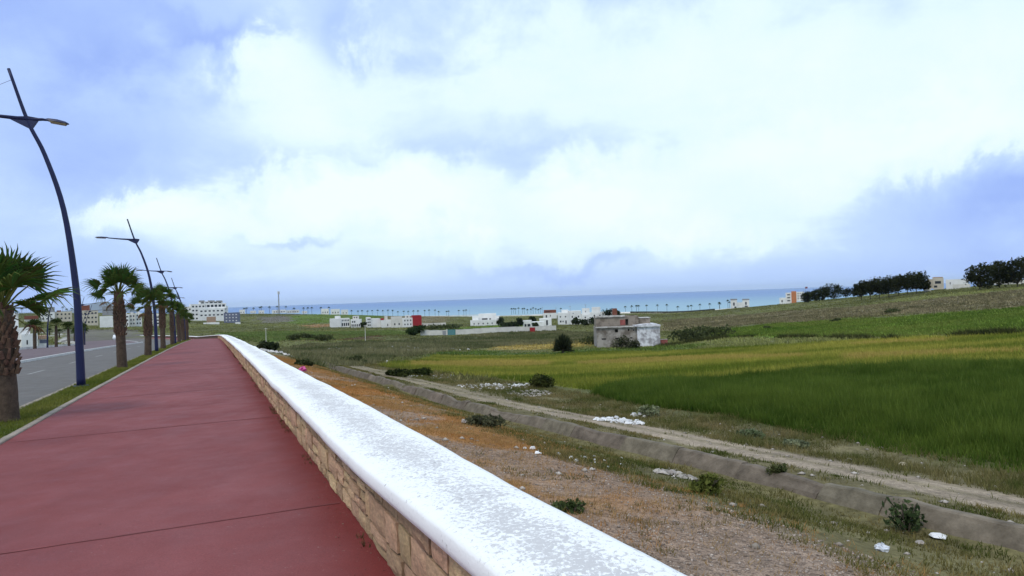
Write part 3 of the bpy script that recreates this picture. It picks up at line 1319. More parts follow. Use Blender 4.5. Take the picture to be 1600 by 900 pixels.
def street_lamp(loc, yaw, label, group, h=9.05, short=True, cable=False, n=10):
    """local +x leans over the road"""
    root = empty('street_lamp', loc, yaw)
    tag(root, label, 'street lamp', group)
    k = h / 9.05
    prof = [(0, 0, 0), (.02, 0, 1.2), (.07, 0, 2.9), (.32, 0, 5.1), (.74, 0, 6.65), (1.13, 0, 7.6), (1.55, 0, 9.05)]
    pts = smooth_curve([(x * k, y, z * k) for x, y, z in prof], 5)
    rad = [.115 - .075 * min(1, p.z / (8.6 * k)) for p in pts]
    MB().tube(pts, rad, n).build('pole', m_pole, root, True)
    MB().tube([(0, 0, -.2), (0, 0, .02), (0, 0, .035)], [.2, .2, .19], 12).build('base_plate', m_lamph, root)
    hx, hz = 1.13 * k, 7.6 * k
    # gusset where the arms cross the pole
    g = MB()
    for (sx, a) in ((1, .42), (-1, .26)):
        vs = [(hx + sx * a, e, hz + .10) for e in (-.02, .02)] + [(hx + sx * a, e, hz + .03) for e in (-.02, .02)] + \
             [(hx - .09, e, hz - .24) for e in (-.045, .045)] + [(hx - .02, e, hz + .13) for e in (-.045, .045)]
        g.add(vs, [(0, 1, 3, 2), (2, 3, 5, 4), (0, 2, 4, 6), (1, 7, 5, 3), (0, 6, 7, 1), (4, 5, 7, 6)])
    g.build('bracket', m_lamph, root)
    MB().tube([(hx - .02, 0, hz + .05), (hx + .8, 0, hz + .10), (hx + 1.55, 0, hz + .17)], [.06, .045, .032], 8).build('arm', m_pole, root, True)
    luminaire(root, (hx + 1.5, 0, hz + .17), (hx + 2.25, 0, hz + .20), .15)
    if short:
        MB().tube([(hx, 0, hz + .04), (hx - .35, 0, hz + .07), (hx - .46, 0, hz + .06)], [.055, .04, .03], 8).build('arm', m_pole, root, True)
        luminaire(root, (hx - .42, 0, hz + .06), (hx - .98, 0, hz - .02), .14)
    if cable:
        pts = [(1.47 * k, 0, 8.75 * k)]
        for q in range(1, 11):
            f = q / 10
            pts.append((1.47 * k + 7 * f, -2 * f, 8.75 * k - 2.2 * f - 1.2 * f * (1 - f)))
        MB().tube(pts, .006, 5).build('cable', mat('cable', (.25, .26, .33), .7, .1, 2), root)
    return root


YAW_L = math.atan2(-RV.y, -RV.x)      # towards the road from the near verge
YAW_R = math.atan2(RV.y, RV.x)


def s_of(d, t):
    s = (d - RV.y * t) / DV.y
    for _ in range(6):
        s = (d - RV.y * (t + float(bend(s)))) / DV.y
    return s


G_L = 'blue curved street lamps along the promenade'
near_lamps = [(19.5, -3.45, 8.95, True, True, 'tall blue curved street lamp nearest the camera, between the first two palms'),
              (45, -3.36, 8.75, False, False, 'second blue street lamp along the verge, beside the third palm'),
              (68, -3.36, 8.6, True, False, 'third blue street lamp, half hidden behind the row of palms'),
              (93, -3.36, 8.6, True, False, 'fourth blue street lamp, its double arm above the farther palms'),
              (118, -3.36, 8.6, True, False, 'fifth and farthest blue street lamp on the near verge, above the last palms')]
for d, t, h, sh, cb, lab in near_lamps:
    s = s_of(d, t)
    street_lamp(st(s, t, -.0), YAW_L, lab, G_L, h, sh, cb, 14 if d < 30 else 8)
far_lamps = [(90.6, -20.0, 'blue lamp across the road, nearest of the far row, beside the white house'),
             (114, -20.0, 'blue lamp across the road, second of the far row, in front of the red-topped block'),
             (137.8, -20.0, 'blue lamp across the road, third of the far row, in front of the white shed'),
             (162, -20.0, 'blue lamp across the road, fourth and farthest of the far row')]
for d, t, lab in far_lamps:
    s = s_of(d, t)
    street_lamp(st(s, t), YAW_R, lab, 'blue lamps of the far pavement', 8.0, True, False, 6)


# ------------------------------------------------------------------ fan palms
m_trunk = mat('palm_trunk', (.080, .055, .038), .95, .4, 9, .8, bscale=40)
m_boot = mat('palm_leaf_bases', (.125, .074, .048), .9, .5, 14, .5, island=True, rand=.12)
m_leaf = leaf_mat('leaf', .28)
m_petiole = mat('petiole', (.14, .16, .045), .6, .2, 8)


def frond_mesh(seed, fan_len=.64, pet=.66, segs=19, dead=False):
    """a fan leaf: petiole along +x, then a pleated fan of pointed segments"""
    r_ = random.Random(seed)
    V, F, Cc = [], [], []
    base = (.066, .108, .026) if not dead else (.20, .14, .07)
    w = .018
    # petiole (a thin three-sided rod, bowed)
    pp = [(0, 0, 0), (pet * .5, 0, .03), (pet, 0, .0)]
    for i, p in enumerate(pp):
        ww = w * (1.4 - .5 * i / 2)
        V += [(p[0], -ww, p[2]), (p[0], ww, p[2]), (p[0], 0, p[2] - ww)]
        Cc += [(.16, .17, .05)] * 3
    for i in range(2):
        for j in range(3):
            a, b = i * 3 + j, i * 3 + (j + 1) % 3
            F += [(a, b, b + 3), (a, b + 3, a + 3)]
    ang = R(150)
    for k in range(segs):
        f = k / (segs - 1) * 2 - 1
        a = f * ang * .62
        L_ = fan_len * (1 - .30 * abs(f) ** 1.6) * r_.uniform(.88, 1.08)
        hw = fan_len * .044
        dx, dy = math.cos(a), math.sin(a)
        nx_, ny_ = -dy, dx
        droop = r_.uniform(.05, .22) + .10 * abs(f)
        o = len(V)
        lift = .12 * (1 - f * f)
        P0 = Vector((pet, 0, 0))
        def P(q, z):
            return (P0.x + dx * L_ * q, dy * L_ * q, z)
        c = [v * r_.uniform(.75, 1.3) for v in base]
        tipc = [.16 * r_.uniform(.8, 1.2), .15 * r_.uniform(.8, 1.1), .045]
        V += [P(0, 0),
              (P(.46, 0)[0] + nx_ * hw, P(.46, 0)[1] + ny_ * hw, lift * .5 + .02), (P(.46, 0)[0], P(.46, 0)[1], lift * .5 - .02), (P(.46, 0)[0] - nx_ * hw, P(.46, 0)[1] - ny_ * hw, lift * .5 + .02),
              (P(.8, 0)[0] + nx_ * hw * .42, P(.8, 0)[1] + ny_ * hw * .42, lift * .45 - droop * .25), (P(.8, 0)[0] - nx_ * hw * .42, P(.8, 0)[1] - ny_ * hw * .42, lift * .45 - droop * .25),
              P(1.0, lift * .3 - droop)]
        Cc += [c, c, c, c, c, c, tipc]
        F += [(o, o + 2, o + 1), (o, o + 3, o + 2), (o + 1, o + 2, o + 4), (o + 2, o + 3, o + 5), (o + 2, o + 5, o + 4), (o + 4, o + 5, o + 6)]
    return np_mesh('frond', V, F, np.array(Cc), [m_leaf])


FRONDS = [frond_mesh(q) for q in range(6)]
DEADF = [frond_mesh(40 + q, .5, .4, 12, True) for q in range(2)]


def palm(loc, label, group, trunk_h, crown_r, r0, seed, nf=30, boots=True, detail=True):
    root = empty('fan_palm', loc, random.uniform(0, 6))
    tag(root, label, 'palm', group)
    r_ = random.Random(seed)
    n = 14
    lx, ly = r_.uniform(-.12, .12), r_.uniform(-.12, .12)
    pts, rad = [], []
    for i in range(n):
        q = i / (n - 1)
        pts.append((lx * q, ly * q, -.15 + (trunk_h + .15) * q))
        rr = r0 * (1.0 - .10 * q) * (1 + .06 * math.exp(-q * 12))
        rad.append(rr * r_.uniform(.96, 1.04))
    MB().tube(pts, rad, 14 if detail else 8).build('trunk', m_trunk, root, True)
    # old leaf bases on the upper trunk
    mb = MB()
    z0 = trunk_h * r_.uniform(.42, .52)
    rows = int((trunk_h - z0) / (.085 if detail else .14))
    for i in range(rows):
        q = i / max(1, rows - 1)
        z = z0 + (trunk_h - z0) * q
        rr = r0 * (.98 + .10 * math.sin(math.pi * min(1, q * 1.1 + .12)) - .35 * q * q)
        m_n = 11 if detail else 7
        for k in range(m_n):
            if r_.random() < .10:
                continue
            a = 2 * math.pi * (k + .5 * (i % 2)) / m_n + r_.uniform(-.1, .1)
            ca, sa = math.cos(a), math.sin(a)
            cx, cy = lx * z / trunk_h, ly * z / trunk_h
            L_ = r_.uniform(.08, .17) * (1.0 if detail else 1.2)
            w = r0 * r_.uniform(.20, .30)
            out = r_.uniform(.015, .055)
            up = L_ * r_.uniform(.5, 1.0)
            b0 = rr * .86
            p = lambda rad_, off, zz: (cx + ca * rad_ - sa * off, cy + sa * rad_ + ca * off, zz)
            vs = [p(b0, -w, z - .03), p(b0, w, z - .03), p(b0 + .05, 0, z - .05), p(rr + out, -w * .45, z + up), p(rr + out, w * .45, z + up), p(rr + out + .03, 0, z + up * .9)]
            mb.add(vs, [(0, 2, 5, 3), (2, 1, 4, 5), (1, 0, 3, 4), (3, 5, 4)])
    o = mb.build('leaf_bases', m_boot, root)
    tag(o, kind='stuff')
    sc_ = crown_r / 1.27
    for k in range(nf):
        q = (k + .5) / nf
        a = k * 2.39996 + r_.uniform(-.2, .2)
        el = math.radians(78 - 76 * q ** 1.0 + r_.uniform(-12, 12))
        o = link_mesh('frond', FRONDS[r_.randrange(6)], root)
        o.rotation_euler = Euler((r_.uniform(-1.15, 1.15), -el, a), 'XYZ')
        o.location = (lx + .10 * math.cos(a) * q, ly + .10 * math.sin(a) * q, trunk_h - .02 + .10 * (1 - q))
        g = sc_ * r_.uniform(.9, 1.08) * (1.0 if q < .75 else .92)
        o.scale = (g, g, g)
    if detail:
        for k in range(3):
            a = r_.uniform(0, 6.28)
            o = link_mesh('dry_frond', DEADF[k % 2], root)
            o.rotation_euler = Euler((r_.uniform(-.5, .5), R(r_.uniform(30, 62)), a), 'XYZ')
            o.location = (lx + .1 * math.cos(a), ly + .1 * math.sin(a), trunk_h - .12)
            o.scale = (sc_ * .9,) * 3
    return root


G_P = 'fan palms along the green verge'
near_palms = [(12.5, -3.45, 2.05, 1.22, .185, 23, 'shaggy fan palm nearest the camera, cut by the left edge of the picture'),
              (27.7, -3.36, 3.0, 1.25, .185, 22, 'second fan palm along the verge, standing alone past the first street lamp'),
              (38.8, -3.36, 2.75, 1.25, .185, 22, 'third fan palm along the verge, shorter, just before the second street lamp'),
              (51, -3.36, 3.65, 1.3, .185, 22, 'fourth fan palm along the verge, the tallest, just after the second street lamp'),
              (63, -3.36, 3.05, 1.3, .185, 24, 'fifth fan palm along the verge, behind the tallest one'),
              (76, -3.36, 3.35, 1.25, .185, 20, 'sixth fan palm along the verge'),
              (88, -3.36, 2.9, 1.2, .2, 20, 'seventh fan palm along the verge'),
              (99, -3.36, 3.0, 1.2, .2, 18, 'eighth fan palm along the verge, where the crowns start to merge'),
              (110, -3.36, 3.3, 1.2, .2, 18, 'ninth fan palm along the verge, third from the far end of the row'),
              (122, -3.36, 3.0, 1.2, .2, 16, 'tenth fan palm along the verge, second from the far end of the row'),
              (135, -3.36, 3.2, 1.25, .2, 16, 'last fan palm of the near verge, where the red path bends away')]
for i, (d, t, th, cr_, r0, nf, lab) in enumerate(near_palms):
    palm(st(s_of(d, t), t), lab, G_P, th, cr_, r0, 100 + i, nf, True, d < 60)


def small_palm(name, loc, h, seed, label, group, cr=1.1, r0=.17, nleaf=22):
    """a distant fan palm: trunk and one shaggy crown"""
    key = ('sp', seed % 5, cr, nleaf)
    root = empty(name, loc, seed * 1.7)
    tag(root, label, 'palm', group)
    r_ = random.Random(seed)
    if key not in MATS:
        V, F, Cc = [], [], []
        q_ = random.Random(seed % 5)
        for k in range(nleaf):
            q = (k + .5) / nleaf
            a = k * 2.39996
            el = math.radians(82 - 100 * q + q_.uniform(-10, 10))
            L0 = cr * q_.uniform(.85, 1.1)
            dirv = Vector((math.cos(el) * math.cos(a), math.cos(el) * math.sin(a), math.sin(el)))
            sd = Vector((-math.sin(a), math.cos(a), 0))
            upv = dirv.cross(sd)
            c = np.array((.055, .078, .026)) * q_.uniform(.7, 1.3)
            for m_i in range(6):
                f = (m_i / 5) * 2 - 1
                d2 = (dirv * math.cos(f * 1.15) + sd * math.sin(f * 1.15))
                root_p = dirv * (L0 * .42)
                tip = root_p + d2 * (L0 * .60) - Vector((0, 0, .12 * L0))
                o = len(V)
                hw = sd * .07 * cr if abs(f) < .5 else dirv * .07 * cr
                mid = root_p + d2 * L0 * .34
                V += [tuple(root_p * .6), tuple(mid - hw), tuple(mid + hw), tuple(tip)]
                Cc += [c] * 4
                F += [(o, o + 1, o + 2), (o + 1, o + 3, o + 2)]
        MATS[key] = np_mesh('crown', V, F, np.array(Cc), [m_leaf])
    mb = MB()
    mb.tube([(0, 0, -.4), (0, 0, .2), (.02, .02, h * .55), (.03, .03, h)], [r0 * 1.25, r0 * 1.05, r0 * 1.1, r0 * .8], 7).build('trunk', m_trunk, root, True)
    o = link_mesh('crown', MATS[key], root)
    o.location = (.03, .03, h)
    o.rotation_euler = (0, 0, r_.uniform(0, 6))
    return root


ords = ['first', 'second', 'third', 'fourth', 'fifth', 'sixth', 'seventh', 'eighth', 'ninth', 'tenth', 'eleventh', 'twelfth', 'thirteenth']
for i, d in enumerate([85, 97, 107.5, 120, 131.5, 142.7, 154.6, 166, 177, 188, 200, 212, 224]):
    t = -20.2
    small_palm('fan_palm', st(s_of(d, t), t), [2.75, 3.2, 2.9, 2.5, 3.3][i % 5], i + 3,
               ords[i] + ' small fan palm of the row across the road, counted from the left', 'small palms across the road', 1.15, .19, 28)

# ------------------------------------------------------------------ grass, weeds, pebbles (nobody could count them)
def tuft_mesh(name, P, cols, nb, h, w, spread, lean, seed=0, tip=None, simple=False):
    """P (n,3) tuft positions, h (n,) heights: every blade is a narrow bent pair of triangles"""
    g = np.random.default_rng(seed)
    n = len(P)
    k = n * nb
    base = np.repeat(P, nb, 0)
    hh = np.repeat(h, nb) * g.uniform(.55, 1.15, k)
    a = g.uniform(0, 2 * np.pi, k)
    sp = np.repeat(spread, nb) if np.ndim(spread) else spread
    rr = np.sqrt(g.uniform(0, 1, k)) * sp
    base = base + np.stack([np.cos(a) * rr, np.sin(a) * rr, np.zeros(k) - .01], -1)
    b = a + g.normal(0, .7, k)
    ln = hh * lean * g.uniform(.2, 1.3, k)
    d = np.stack([np.cos(b), np.sin(b)], -1)
    c = g.uniform(0, 2 * np.pi, k)
    ww = (np.repeat(w, nb) if np.ndim(w) else w) * g.uniform(.7, 1.3, k)
    sd = np.stack([np.cos(c) * ww, np.sin(c) * ww, np.zeros(k)], -1)
    mid = base + np.concatenate([d * (ln * .35)[:, None], (hh * .6)[:, None]], 1)
    tp = base + np.concatenate([d * ln[:, None], hh[:, None]], 1)
    if simple:
        V = np.stack([base - sd, base + sd, tp], 1).reshape(-1, 3)
        F = np.arange(k * 3).reshape(k, 3)
        cv = np.repeat((np.repeat(cols, nb, 0) * g.uniform(.75, 1.3, (k, 1)))[:, None], 3, 1)
        if tip is not None:
            cv[:, 2] = cv[:, 2] * .4 + np.array(tip) * .6
        return np_mesh(name, V, F, np.clip(cv.reshape(-1, 3), .003, .8), [m_leaf])
    V = np.stack([base - sd, base + sd, mid + sd * .7, mid - sd * .7, tp], 1).reshape(-1, 3)
    o = np.arange(k)[:, None] * 5
    F = np.concatenate([o + [[0, 1, 2]], o + [[0, 2, 3]], o + [[3, 2, 4]]], 0)
    cc = np.repeat(cols, nb, 0) * g.uniform(.75, 1.3, (k, 1))
    cv = np.repeat(cc[:, None], 5, 1)
    if tip is not None:
        cv[:, 4] = cv[:, 4] * .4 + np.array(tip) * .6
    return np_mesh(name, V, F, np.clip(cv.reshape(-1, 3), .003, .8), [m_leaf])


def stuff(name, me, label):
    o = link_mesh(name, me)
    tag(o, label, kind='stuff')
    return o


def scatter_st(n, s0, s1, t0, t1, power=1.0, seed=1):
    g = np.random.default_rng(seed)
    u = g.uniform(0, 1, n)
    s = s0 + (s1 - s0) * u ** power
    t = g.uniform(t0, t1, n)
    tb = t + bend(s)
    x = DV.x * s + RV.x * tb
    y = DV.y * s + RV.y * tb
    return s, t, x, y


def scatter_poly(poly, n, near=0.0, seed=1):
    """random points in a polygon, more of them close to the path"""
    g = np.random.default_rng(seed)
    P = np.array(poly)
    lo, hi = P.min(0), P.max(0)
    X, Y = [], []
    tot = 0
    while tot < n:
        x = g.uniform(lo[0], hi[0], n * 3)
        y = g.uniform(lo[1], hi[1], n * 3)
        d = np.hypot(x, y)
        keep = in_poly(x, y, poly)
        if near:
            keep &= g.uniform(0, 1, len(x)) < np.minimum(1, (near / d) ** 1.6)
        keep &= (np.abs(x / np.maximum(y, .1)) < .98) & (y > 2)
        X.append(x[keep])
        Y.append(y[keep])
        tot += keep.sum()
    return np.concatenate(X)[:n], np.concatenate(Y)[:n]


g_ = np.random.default_rng(99)


def cvar(n, c1, c2, w=None, seed=3):
    q = np.random.default_rng(seed).uniform(0, 1, (n, 1)) if w is None else np.clip(w, 0, 1)[:, None]
    return np.array(c1) * (1 - q) + np.array(c2) * q


# verge lawn
s, t, x, y = scatter_st(26000, 7, 120, -3.71, -2.99, 1.7, 5)
z = zpath(s) + .004
me = tuft_mesh('verge_grass', np.stack([x, y, z], -1), cvar(len(s), (.105, .135, .022), (.22, .21, .05), .5 + 1.6 * fbm(x, y, 1.6, 3, 8)), 4, g_.uniform(.03, .075, len(s)) * (1 + s / 90), .004 + s * .00012, .05, .6, 1, simple=True)
stuff('verge_grass', me, 'short yellowish green grass on the verge under the palms')

# dry orange grass on the bank
s, t, x, y = scatter_st(60000, 2.0, 62, 1.75, 7.2, 1.5, 6)
j = fbm(x, y, 3.0, 4, 77)
gs = sm(9.5, 5.0, s + 5 * j - .3 * (t - 4)) * .9
gp = sm(.03, .16, fbm(x, y, 4.2, 4, 91) + .2 * fbm(x, y, .5, 2, 92)) * .75
keep = g_.uniform(0, 1, len(s)) > np.maximum(gs, gp) * .93
s, t, x, y, j = s[keep], t[keep], x[keep], y[keep], j[keep]
me = tuft_mesh('dry_grass', np.stack([x, y, H(x, y)], -1), cvar(len(s), (.42, .20, .06), (.33, .23, .10), .5 + 2 * fbm(x, y, 1.1, 3, 18)), 5, g_.uniform(.025, .085, len(s)), .0035 + s * .00012, .06, .9, 2, simple=True)
stuff('dry_grass', me, 'low dry orange grass covering the bank beside the parapet')

# scattered weeds on the bank
s, t, x, y = scatter_st(9000, 2.5, 60, 1.8, 6.6, 1.5, 46)
keep = fbm(x, y, 1.1, 3, 146) > .13
s, t, x, y = s[keep], t[keep], x[keep], y[keep]
me = tuft_mesh('bank_weeds', np.stack([x, y, H(x, y)], -1), cvar(len(s), (.06, .08, .028), (.24, .17, .075), .5 + 2.5 * fbm(x, y, 2.5, 2, 147)), 7, g_.uniform(.02, .09, len(s)), .005, .06, 1.0, 16)
stuff('bank_weeds', me, 'sparse small weeds scattered over the dry bank')

# weeds in and along the ditch
s, t, x, y = scatter_st(52000, 2.0, 75, 5.6, 10.6, 1.5, 7)
tj = t + 1.6 * fbm(x, y, 3.0, 4, 77) + .5 * fbm(x, y, .8, 3, 78)
keep = (tj > 5.9) & ((t < 9.32) | (t > 9.8)) & (g_.uniform(0, 1, len(s)) < .2 + 2.6 * (fbm(x, y, 1.4, 3, 61) + .14))
s, t, x, y = s[keep], t[keep], x[keep], y[keep]
me = tuft_mesh('ditch_weeds', np.stack([x, y, H(x, y)], -1), cvar(len(s), (.085, .10, .026), (.24, .185, .075), .45 + 2.4 * fbm(x, y, .9, 3, 28)), 5, g_.uniform(.02, .085, len(s)) * (1 + 2.6 * np.clip(fbm(x, y, 1.0, 2, 66), 0, 1)), .006 + s * .0001, .08, .7, 3)
stuff('ditch_weeds', me, 'green weeds growing in the drainage ditch')

# weeds between track and crop
s, t, x, y = scatter_st(46000, 2.0, 95, 12.4, 18.0, 1.5, 17)
keep = g_.uniform(0, 1, len(s)) < (.25 + 2.6 * (fbm(x, y, 2.0, 3, 62) + .12)) * sm(12.6, 13.6, t + fbm(x, y, 1, 2, 6))
s, t, x, y = s[keep], t[keep], x[keep], y[keep]
me = tuft_mesh('track_side_weeds', np.stack([x, y, H(x, y)], -1), cvar(len(s), (.085, .10, .026), (.24, .19, .085), .45 + 2 * fbm(x, y, 1.1, 3, 38)), 5, g_.uniform(.06, .22, len(s)) * (1 + 2 * np.clip(fbm(x, y, 1.6, 2, 67), 0, 1)), .007 + s * .00012, .10, .7, 4, simple=True)
stuff('track_side_weeds', me, 'mixed weeds between the dirt track and the crop')

# the grassy middle of the track and its edge
s, t, x, y = scatter_st(16000, 2.0, 70, 9.8, 13.0, 1.4, 27)
keep = g_.uniform(0, 1, len(s)) < np.clip(np.exp(-((t - 11.9) / .25) ** 2) * .5 + sm(10.7, 10.1, t), 0, 1) * (.3 + 2 * fbm(x, y, 1.3, 3, 68))
s, t, x, y = s[keep], t[keep], x[keep], y[keep]
me = tuft_mesh('track_grass', np.stack([x, y, H(x, y)], -1), cvar(len(s), (.10, .115, .03), (.22, .19, .08)), 5, g_.uniform(.03, .12, len(s)), .006, .08, .8, 5)
stuff('track_grass', me, 'thin grass along the middle of the dirt track')

# grit and small weeds along the foot of the parapet
s, t, x, y = scatter_st(2600, 2.5, 40, -2.8, 1.0, 1.5, 77)
t = np.where(g_.uniform(0, 1, len(s)) < .86, 1.0 - .22 * g_.uniform(0, 1, len(s)) ** 2.2, t)
x, y = DV.x * s + RV.x * t, DV.y * s + RV.y * t
r = .0015 + .006 * g_.uniform(0, 1, len(s)) ** 5
GRIT = (x, y, zpath(s) + r * .3, r, cvar(len(s), (.08, .035, .03), (.30, .21, .17)))
s, t, x, y = scatter_st(900, 2.5, 60, .955, 1.01, 1.4, 78)
keep = fbm(s, s * 0, 1.2, 3, 4) > .06
s, x, y = s[keep], x[keep], y[keep]
me = tuft_mesh('wall_foot_weeds', np.stack([x, y, zpath(s)], -1), cvar(len(s), (.05, .06, .02), (.15, .13, .06)), 6, g_.uniform(.015, .07, len(s)), .003, .03, .8, 15)
stuff('wall_foot_weeds', me, 'tiny weeds in the joint between path and parapet')

# tall dark green crop
x, y = scatter_poly(P_CROP, 66000, 16, 8)
q = fbm(x, y, 4, 3, 51)
cs_, ct_ = to_st(x, y)
edge_t = ct_ + 2.4 * fbm(x, y, 3.5, 3, 58)
wx_ = x + 7 * fbm(x, y, 9, 3, 131) + 2.5 * fbm(x, y, 2.2, 2, 133)
wy_ = y + 9 * fbm(x, y, 9, 3, 141) + 3 * fbm(x, y, 2.2, 2, 143)
keep = (g_.uniform(0, 1, len(x)) < sm(15.2, 18.2, edge_t)) & in_poly(wx_, wy_, P_CROP)
x, y, q, edge_t = x[keep], y[keep], q[keep], edge_t[keep]
d = np.hypot(x, y)
fleck = g_.uniform(0, 1, len(x)) < .06
ccrop = cvar(len(x), (.026, .070, .006), (.14, .20, .030), .36 + 1.5 * q + 1.3 * fbm(x, y, .7, 2, 52))
ccrop[fleck] = ccrop[fleck] * .5 + np.array((.20, .25, .06)) * .5
me = tuft_mesh('crop', np.stack([x, y, H(x, y)], -1), ccrop, 6, g_.uniform(.30, .60, len(x)) * (1 + 1.1 * q) * (.3 + .7 * sm(15, 19.5, edge_t)) * np.where(fleck, 1.25, 1.0), .010 + d * .0002, .10 + d * .0012, .38, 6, (.11, .15, .03), simple=True)
stuff('crop', me, 'tall dark green cereal crop beyond the dirt track')

# lighter meadow behind it
x, y = scatter_poly(P_MEADOW, 60000, 60, 9)
d = np.hypot(x, y)
q = fbm(x + y * .3, y * 3, 14, 4, 53)
ingold = in_poly(x, y, P_GOLD1) | in_poly(x, y, P_GOLD2) | in_poly(x, y, P_GOLD3) | in_poly(x, y, P_GOLD4)
cc = cvar(len(x), (.125, .165, .024), (.36, .33, .065), .45 + 2.0 * q)
cc[ingold] = cc[ingold] * .35 + np.array((.46, .33, .10)) * .65
me = tuft_mesh('meadow_grass', np.stack([x, y, H(x, y)], -1), cc, 4, g_.uniform(.2, .45, len(x)), .012 + d * .00035, .25 + d * .002, .5, 7, simple=True)
stuff('meadow_grass', me, 'yellowish green meadow grass in front of the ruined house')

# dark weeds along the old field boundary
edge_px = [(1030, 543), (1085, 534), (1140, 528), (1250, 528), (1400, 531), (1500, 526), (1600, 521), (1700, 517)]
EP = [ground(*q) for q in edge_px]
g3 = np.random.default_rng(5)
q3 = g3.uniform(0, len(EP) - 1.001, 2600)
i3 = q3.astype(int)
f3 = q3 - i3
ex = np.array([p.x for p in EP])
ey = np.array([p.y for p in EP])
x = ex[i3] * (1 - f3) + ex[i3 + 1] * f3 + g3.normal(0, .5, len(q3))
y = ey[i3] * (1 - f3) + ey[i3 + 1] * f3 + g3.normal(0, .9, len(q3))
keep = fbm(x, y, 7, 3, 19) > -.06
x, y = x[keep], y[keep]
me = tuft_mesh('boundary_weeds', np.stack([x, y, H(x, y)], -1), cvar(len(x), (.03, .04, .015), (.10, .10, .035)), 7, g3.uniform(.3, .8, len(x)), .06, .4, .8, 48, simple=True)
stuff('boundary_weeds', me, 'dark weeds along the boundary between hillside field and meadow')

# everything else in the valley: rough grass that takes the colour of its ground
g2 = np.random.default_rng(123)
dd_ = 45 * (700 / 45) ** g2.uniform(0, 1, 130000) ** .8
uu_ = g2.uniform(-.86, .86, len(dd_))
x, y = uu_ * dd_, dd_
s, t = to_st(x, y)
keep = ((t > 15.5) | (t < -23)) & ~in_poly(x, y, P_CROP) & ~in_poly(x, y, P_MEADOW)
x, y = x[keep], y[keep]
z = H(x, y)
keep = z > -16.6
x, y, z = x[keep][:80000], y[keep][:80000], z[keep][:80000]
gc, _ = ground_colours(x, y, z)
d = np.hypot(x, y)
me = tuft_mesh('valley_grass', np.stack([x, y, z], -1), gc * np.array([1.45, 1.45, 1.3]) * g2.uniform(.6, 1.45, (len(x), 1)), 4, g2.uniform(.15, .42, len(x)) * (1 + 1.4 * np.clip(fbm(x, y, 12, 3, 87), -.3, 1)), .02 + d * .0006, .4 + d * .003, .8, 44, simple=True)
stuff('valley_grass', me, 'rough olive grass over the valley floor and slopes')


# pebbles
def pebbles(name, x, y, z, r, cols, label, seed):
    g = np.random.default_rng(seed)
    n = len(x)
    base = np.array([[1, 0, 0], [0, 1, 0], [-1, 0, 0], [0, -1, 0], [0, 0, .7], [0, 0, -.5]], float)
    sc_ = g.uniform(.6, 1.3, (n, 6, 1)) * r[:, None, None] * np.array([1, 1, .8])
    a = g.uniform(0, 6.28, n)
    ca, sa = np.cos(a)[:, None], np.sin(a)[:, None]
    bx = base[None, :, 0] * ca - base[None, :, 1] * sa
    by = base[None, :, 0] * sa + base[None, :, 1] * ca
    B = np.stack([bx, by, np.repeat(base[None, :, 2], n, 0)], -1) * sc_
    V = B + np.stack([x, y, z], -1)[:, None]
    F0 = np.array([[0, 1, 4], [1, 2, 4], [2, 3, 4], [3, 0, 4], [1, 0, 5], [2, 1, 5], [3, 2, 5], [0, 3, 5]])
    F = (np.arange(n)[:, None, None] * 6 + F0[None]).reshape(-1, 3)
    me = np_mesh(name, V.reshape(-1, 3), F, np.repeat(cols[:, None], 6, 1).reshape(-1, 3), [leaf_mat('pebble', 0)])
    return stuff(name, me, label)


s, t, x, y = scatter_st(46000, 2.0, 30, 1.75, 6.8, 1.7, 12)
j = fbm(x, y, 3.0, 4, 77)
gs = sm(9.5, 5.0, s + 5 * j - .3 * (t - 4)) * .9
gp = sm(.03, .16, fbm(x, y, 4.2, 4, 91) + .2 * fbm(x, y, .5, 2, 92)) * .75
keep = g_.uniform(0, 1, len(s)) < np.maximum(gs, gp) + .05
s, t, x, y = s[keep], t[keep], x[keep], y[keep]
r = .006 + .022 * g_.uniform(0, 1, len(s)) ** 4
cc = cvar(len(s), (.18, .135, .105), (.48, .40, .34)) * g_.uniform(.7, 1.2, (len(s), 1))
pebbles('gravel', x, y, H(x, y) + r * .2, r, cc, 'loose grey and pinkish gravel on the bank', 4)
pebbles('grit', *GRIT, 'fine grit on the red path along the parapet', 9)
s, t, x, y = scatter_st(2300, 3, 95, 1.8, 16.5, 1.4, 13)
r = .012 + .075 * g_.uniform(0, 1, len(s)) ** 5
pebbles('scattered_stones', x, y, H(x, y) + r * .2, r, cvar(len(s), (.26, .22, .18), (.50, .45, .40)), 'pale stones scattered over bank, track and ditch', 5)
# rough scrub on the stony belt and hillside
for nm, poly, n, c1, c2, hh, sd in (('scrub', P_SCRUB, 11000, (.075, .09, .035), (.22, .20, .105), (.25, .8), 31), ('hillside_scrub', P_BROWN, 5000, (.12, .11, .055), (.235, .195, .115), (.25, .6), 33),
                                    ('hillside_grass', P_HILLG, 14000, (.085, .145, .022), (.17, .205, .045), (.2, .45), 35), ('far_field_grass', P_LEFTG, 7000, (.12, .17, .05), (.18, .21, .07), (.2, .45), 37)):
    x, y = scatter_poly(poly, n, 120, sd)
    d = np.hypot(x, y)
    me = tuft_mesh(nm, np.stack([x, y, H(x, y)], -1), cvar(n, c1, c2, .5 + 1.8 * fbm(x, y, 9, 3, sd)), 6, g_.uniform(hh[0], hh[1], n), .02 + d * .0005, .35 + d * .0015, .8, sd, simple=True)
    stuff(nm, me, {'scrub': 'grey olive scrub on the stony belt in the valley', 'hillside_scrub': 'brownish dry scrub on the hillside',
                   'hillside_grass': 'bright green grass of the hillside field', 'far_field_grass': 'pale green field beyond the end of the parapet'}[nm])


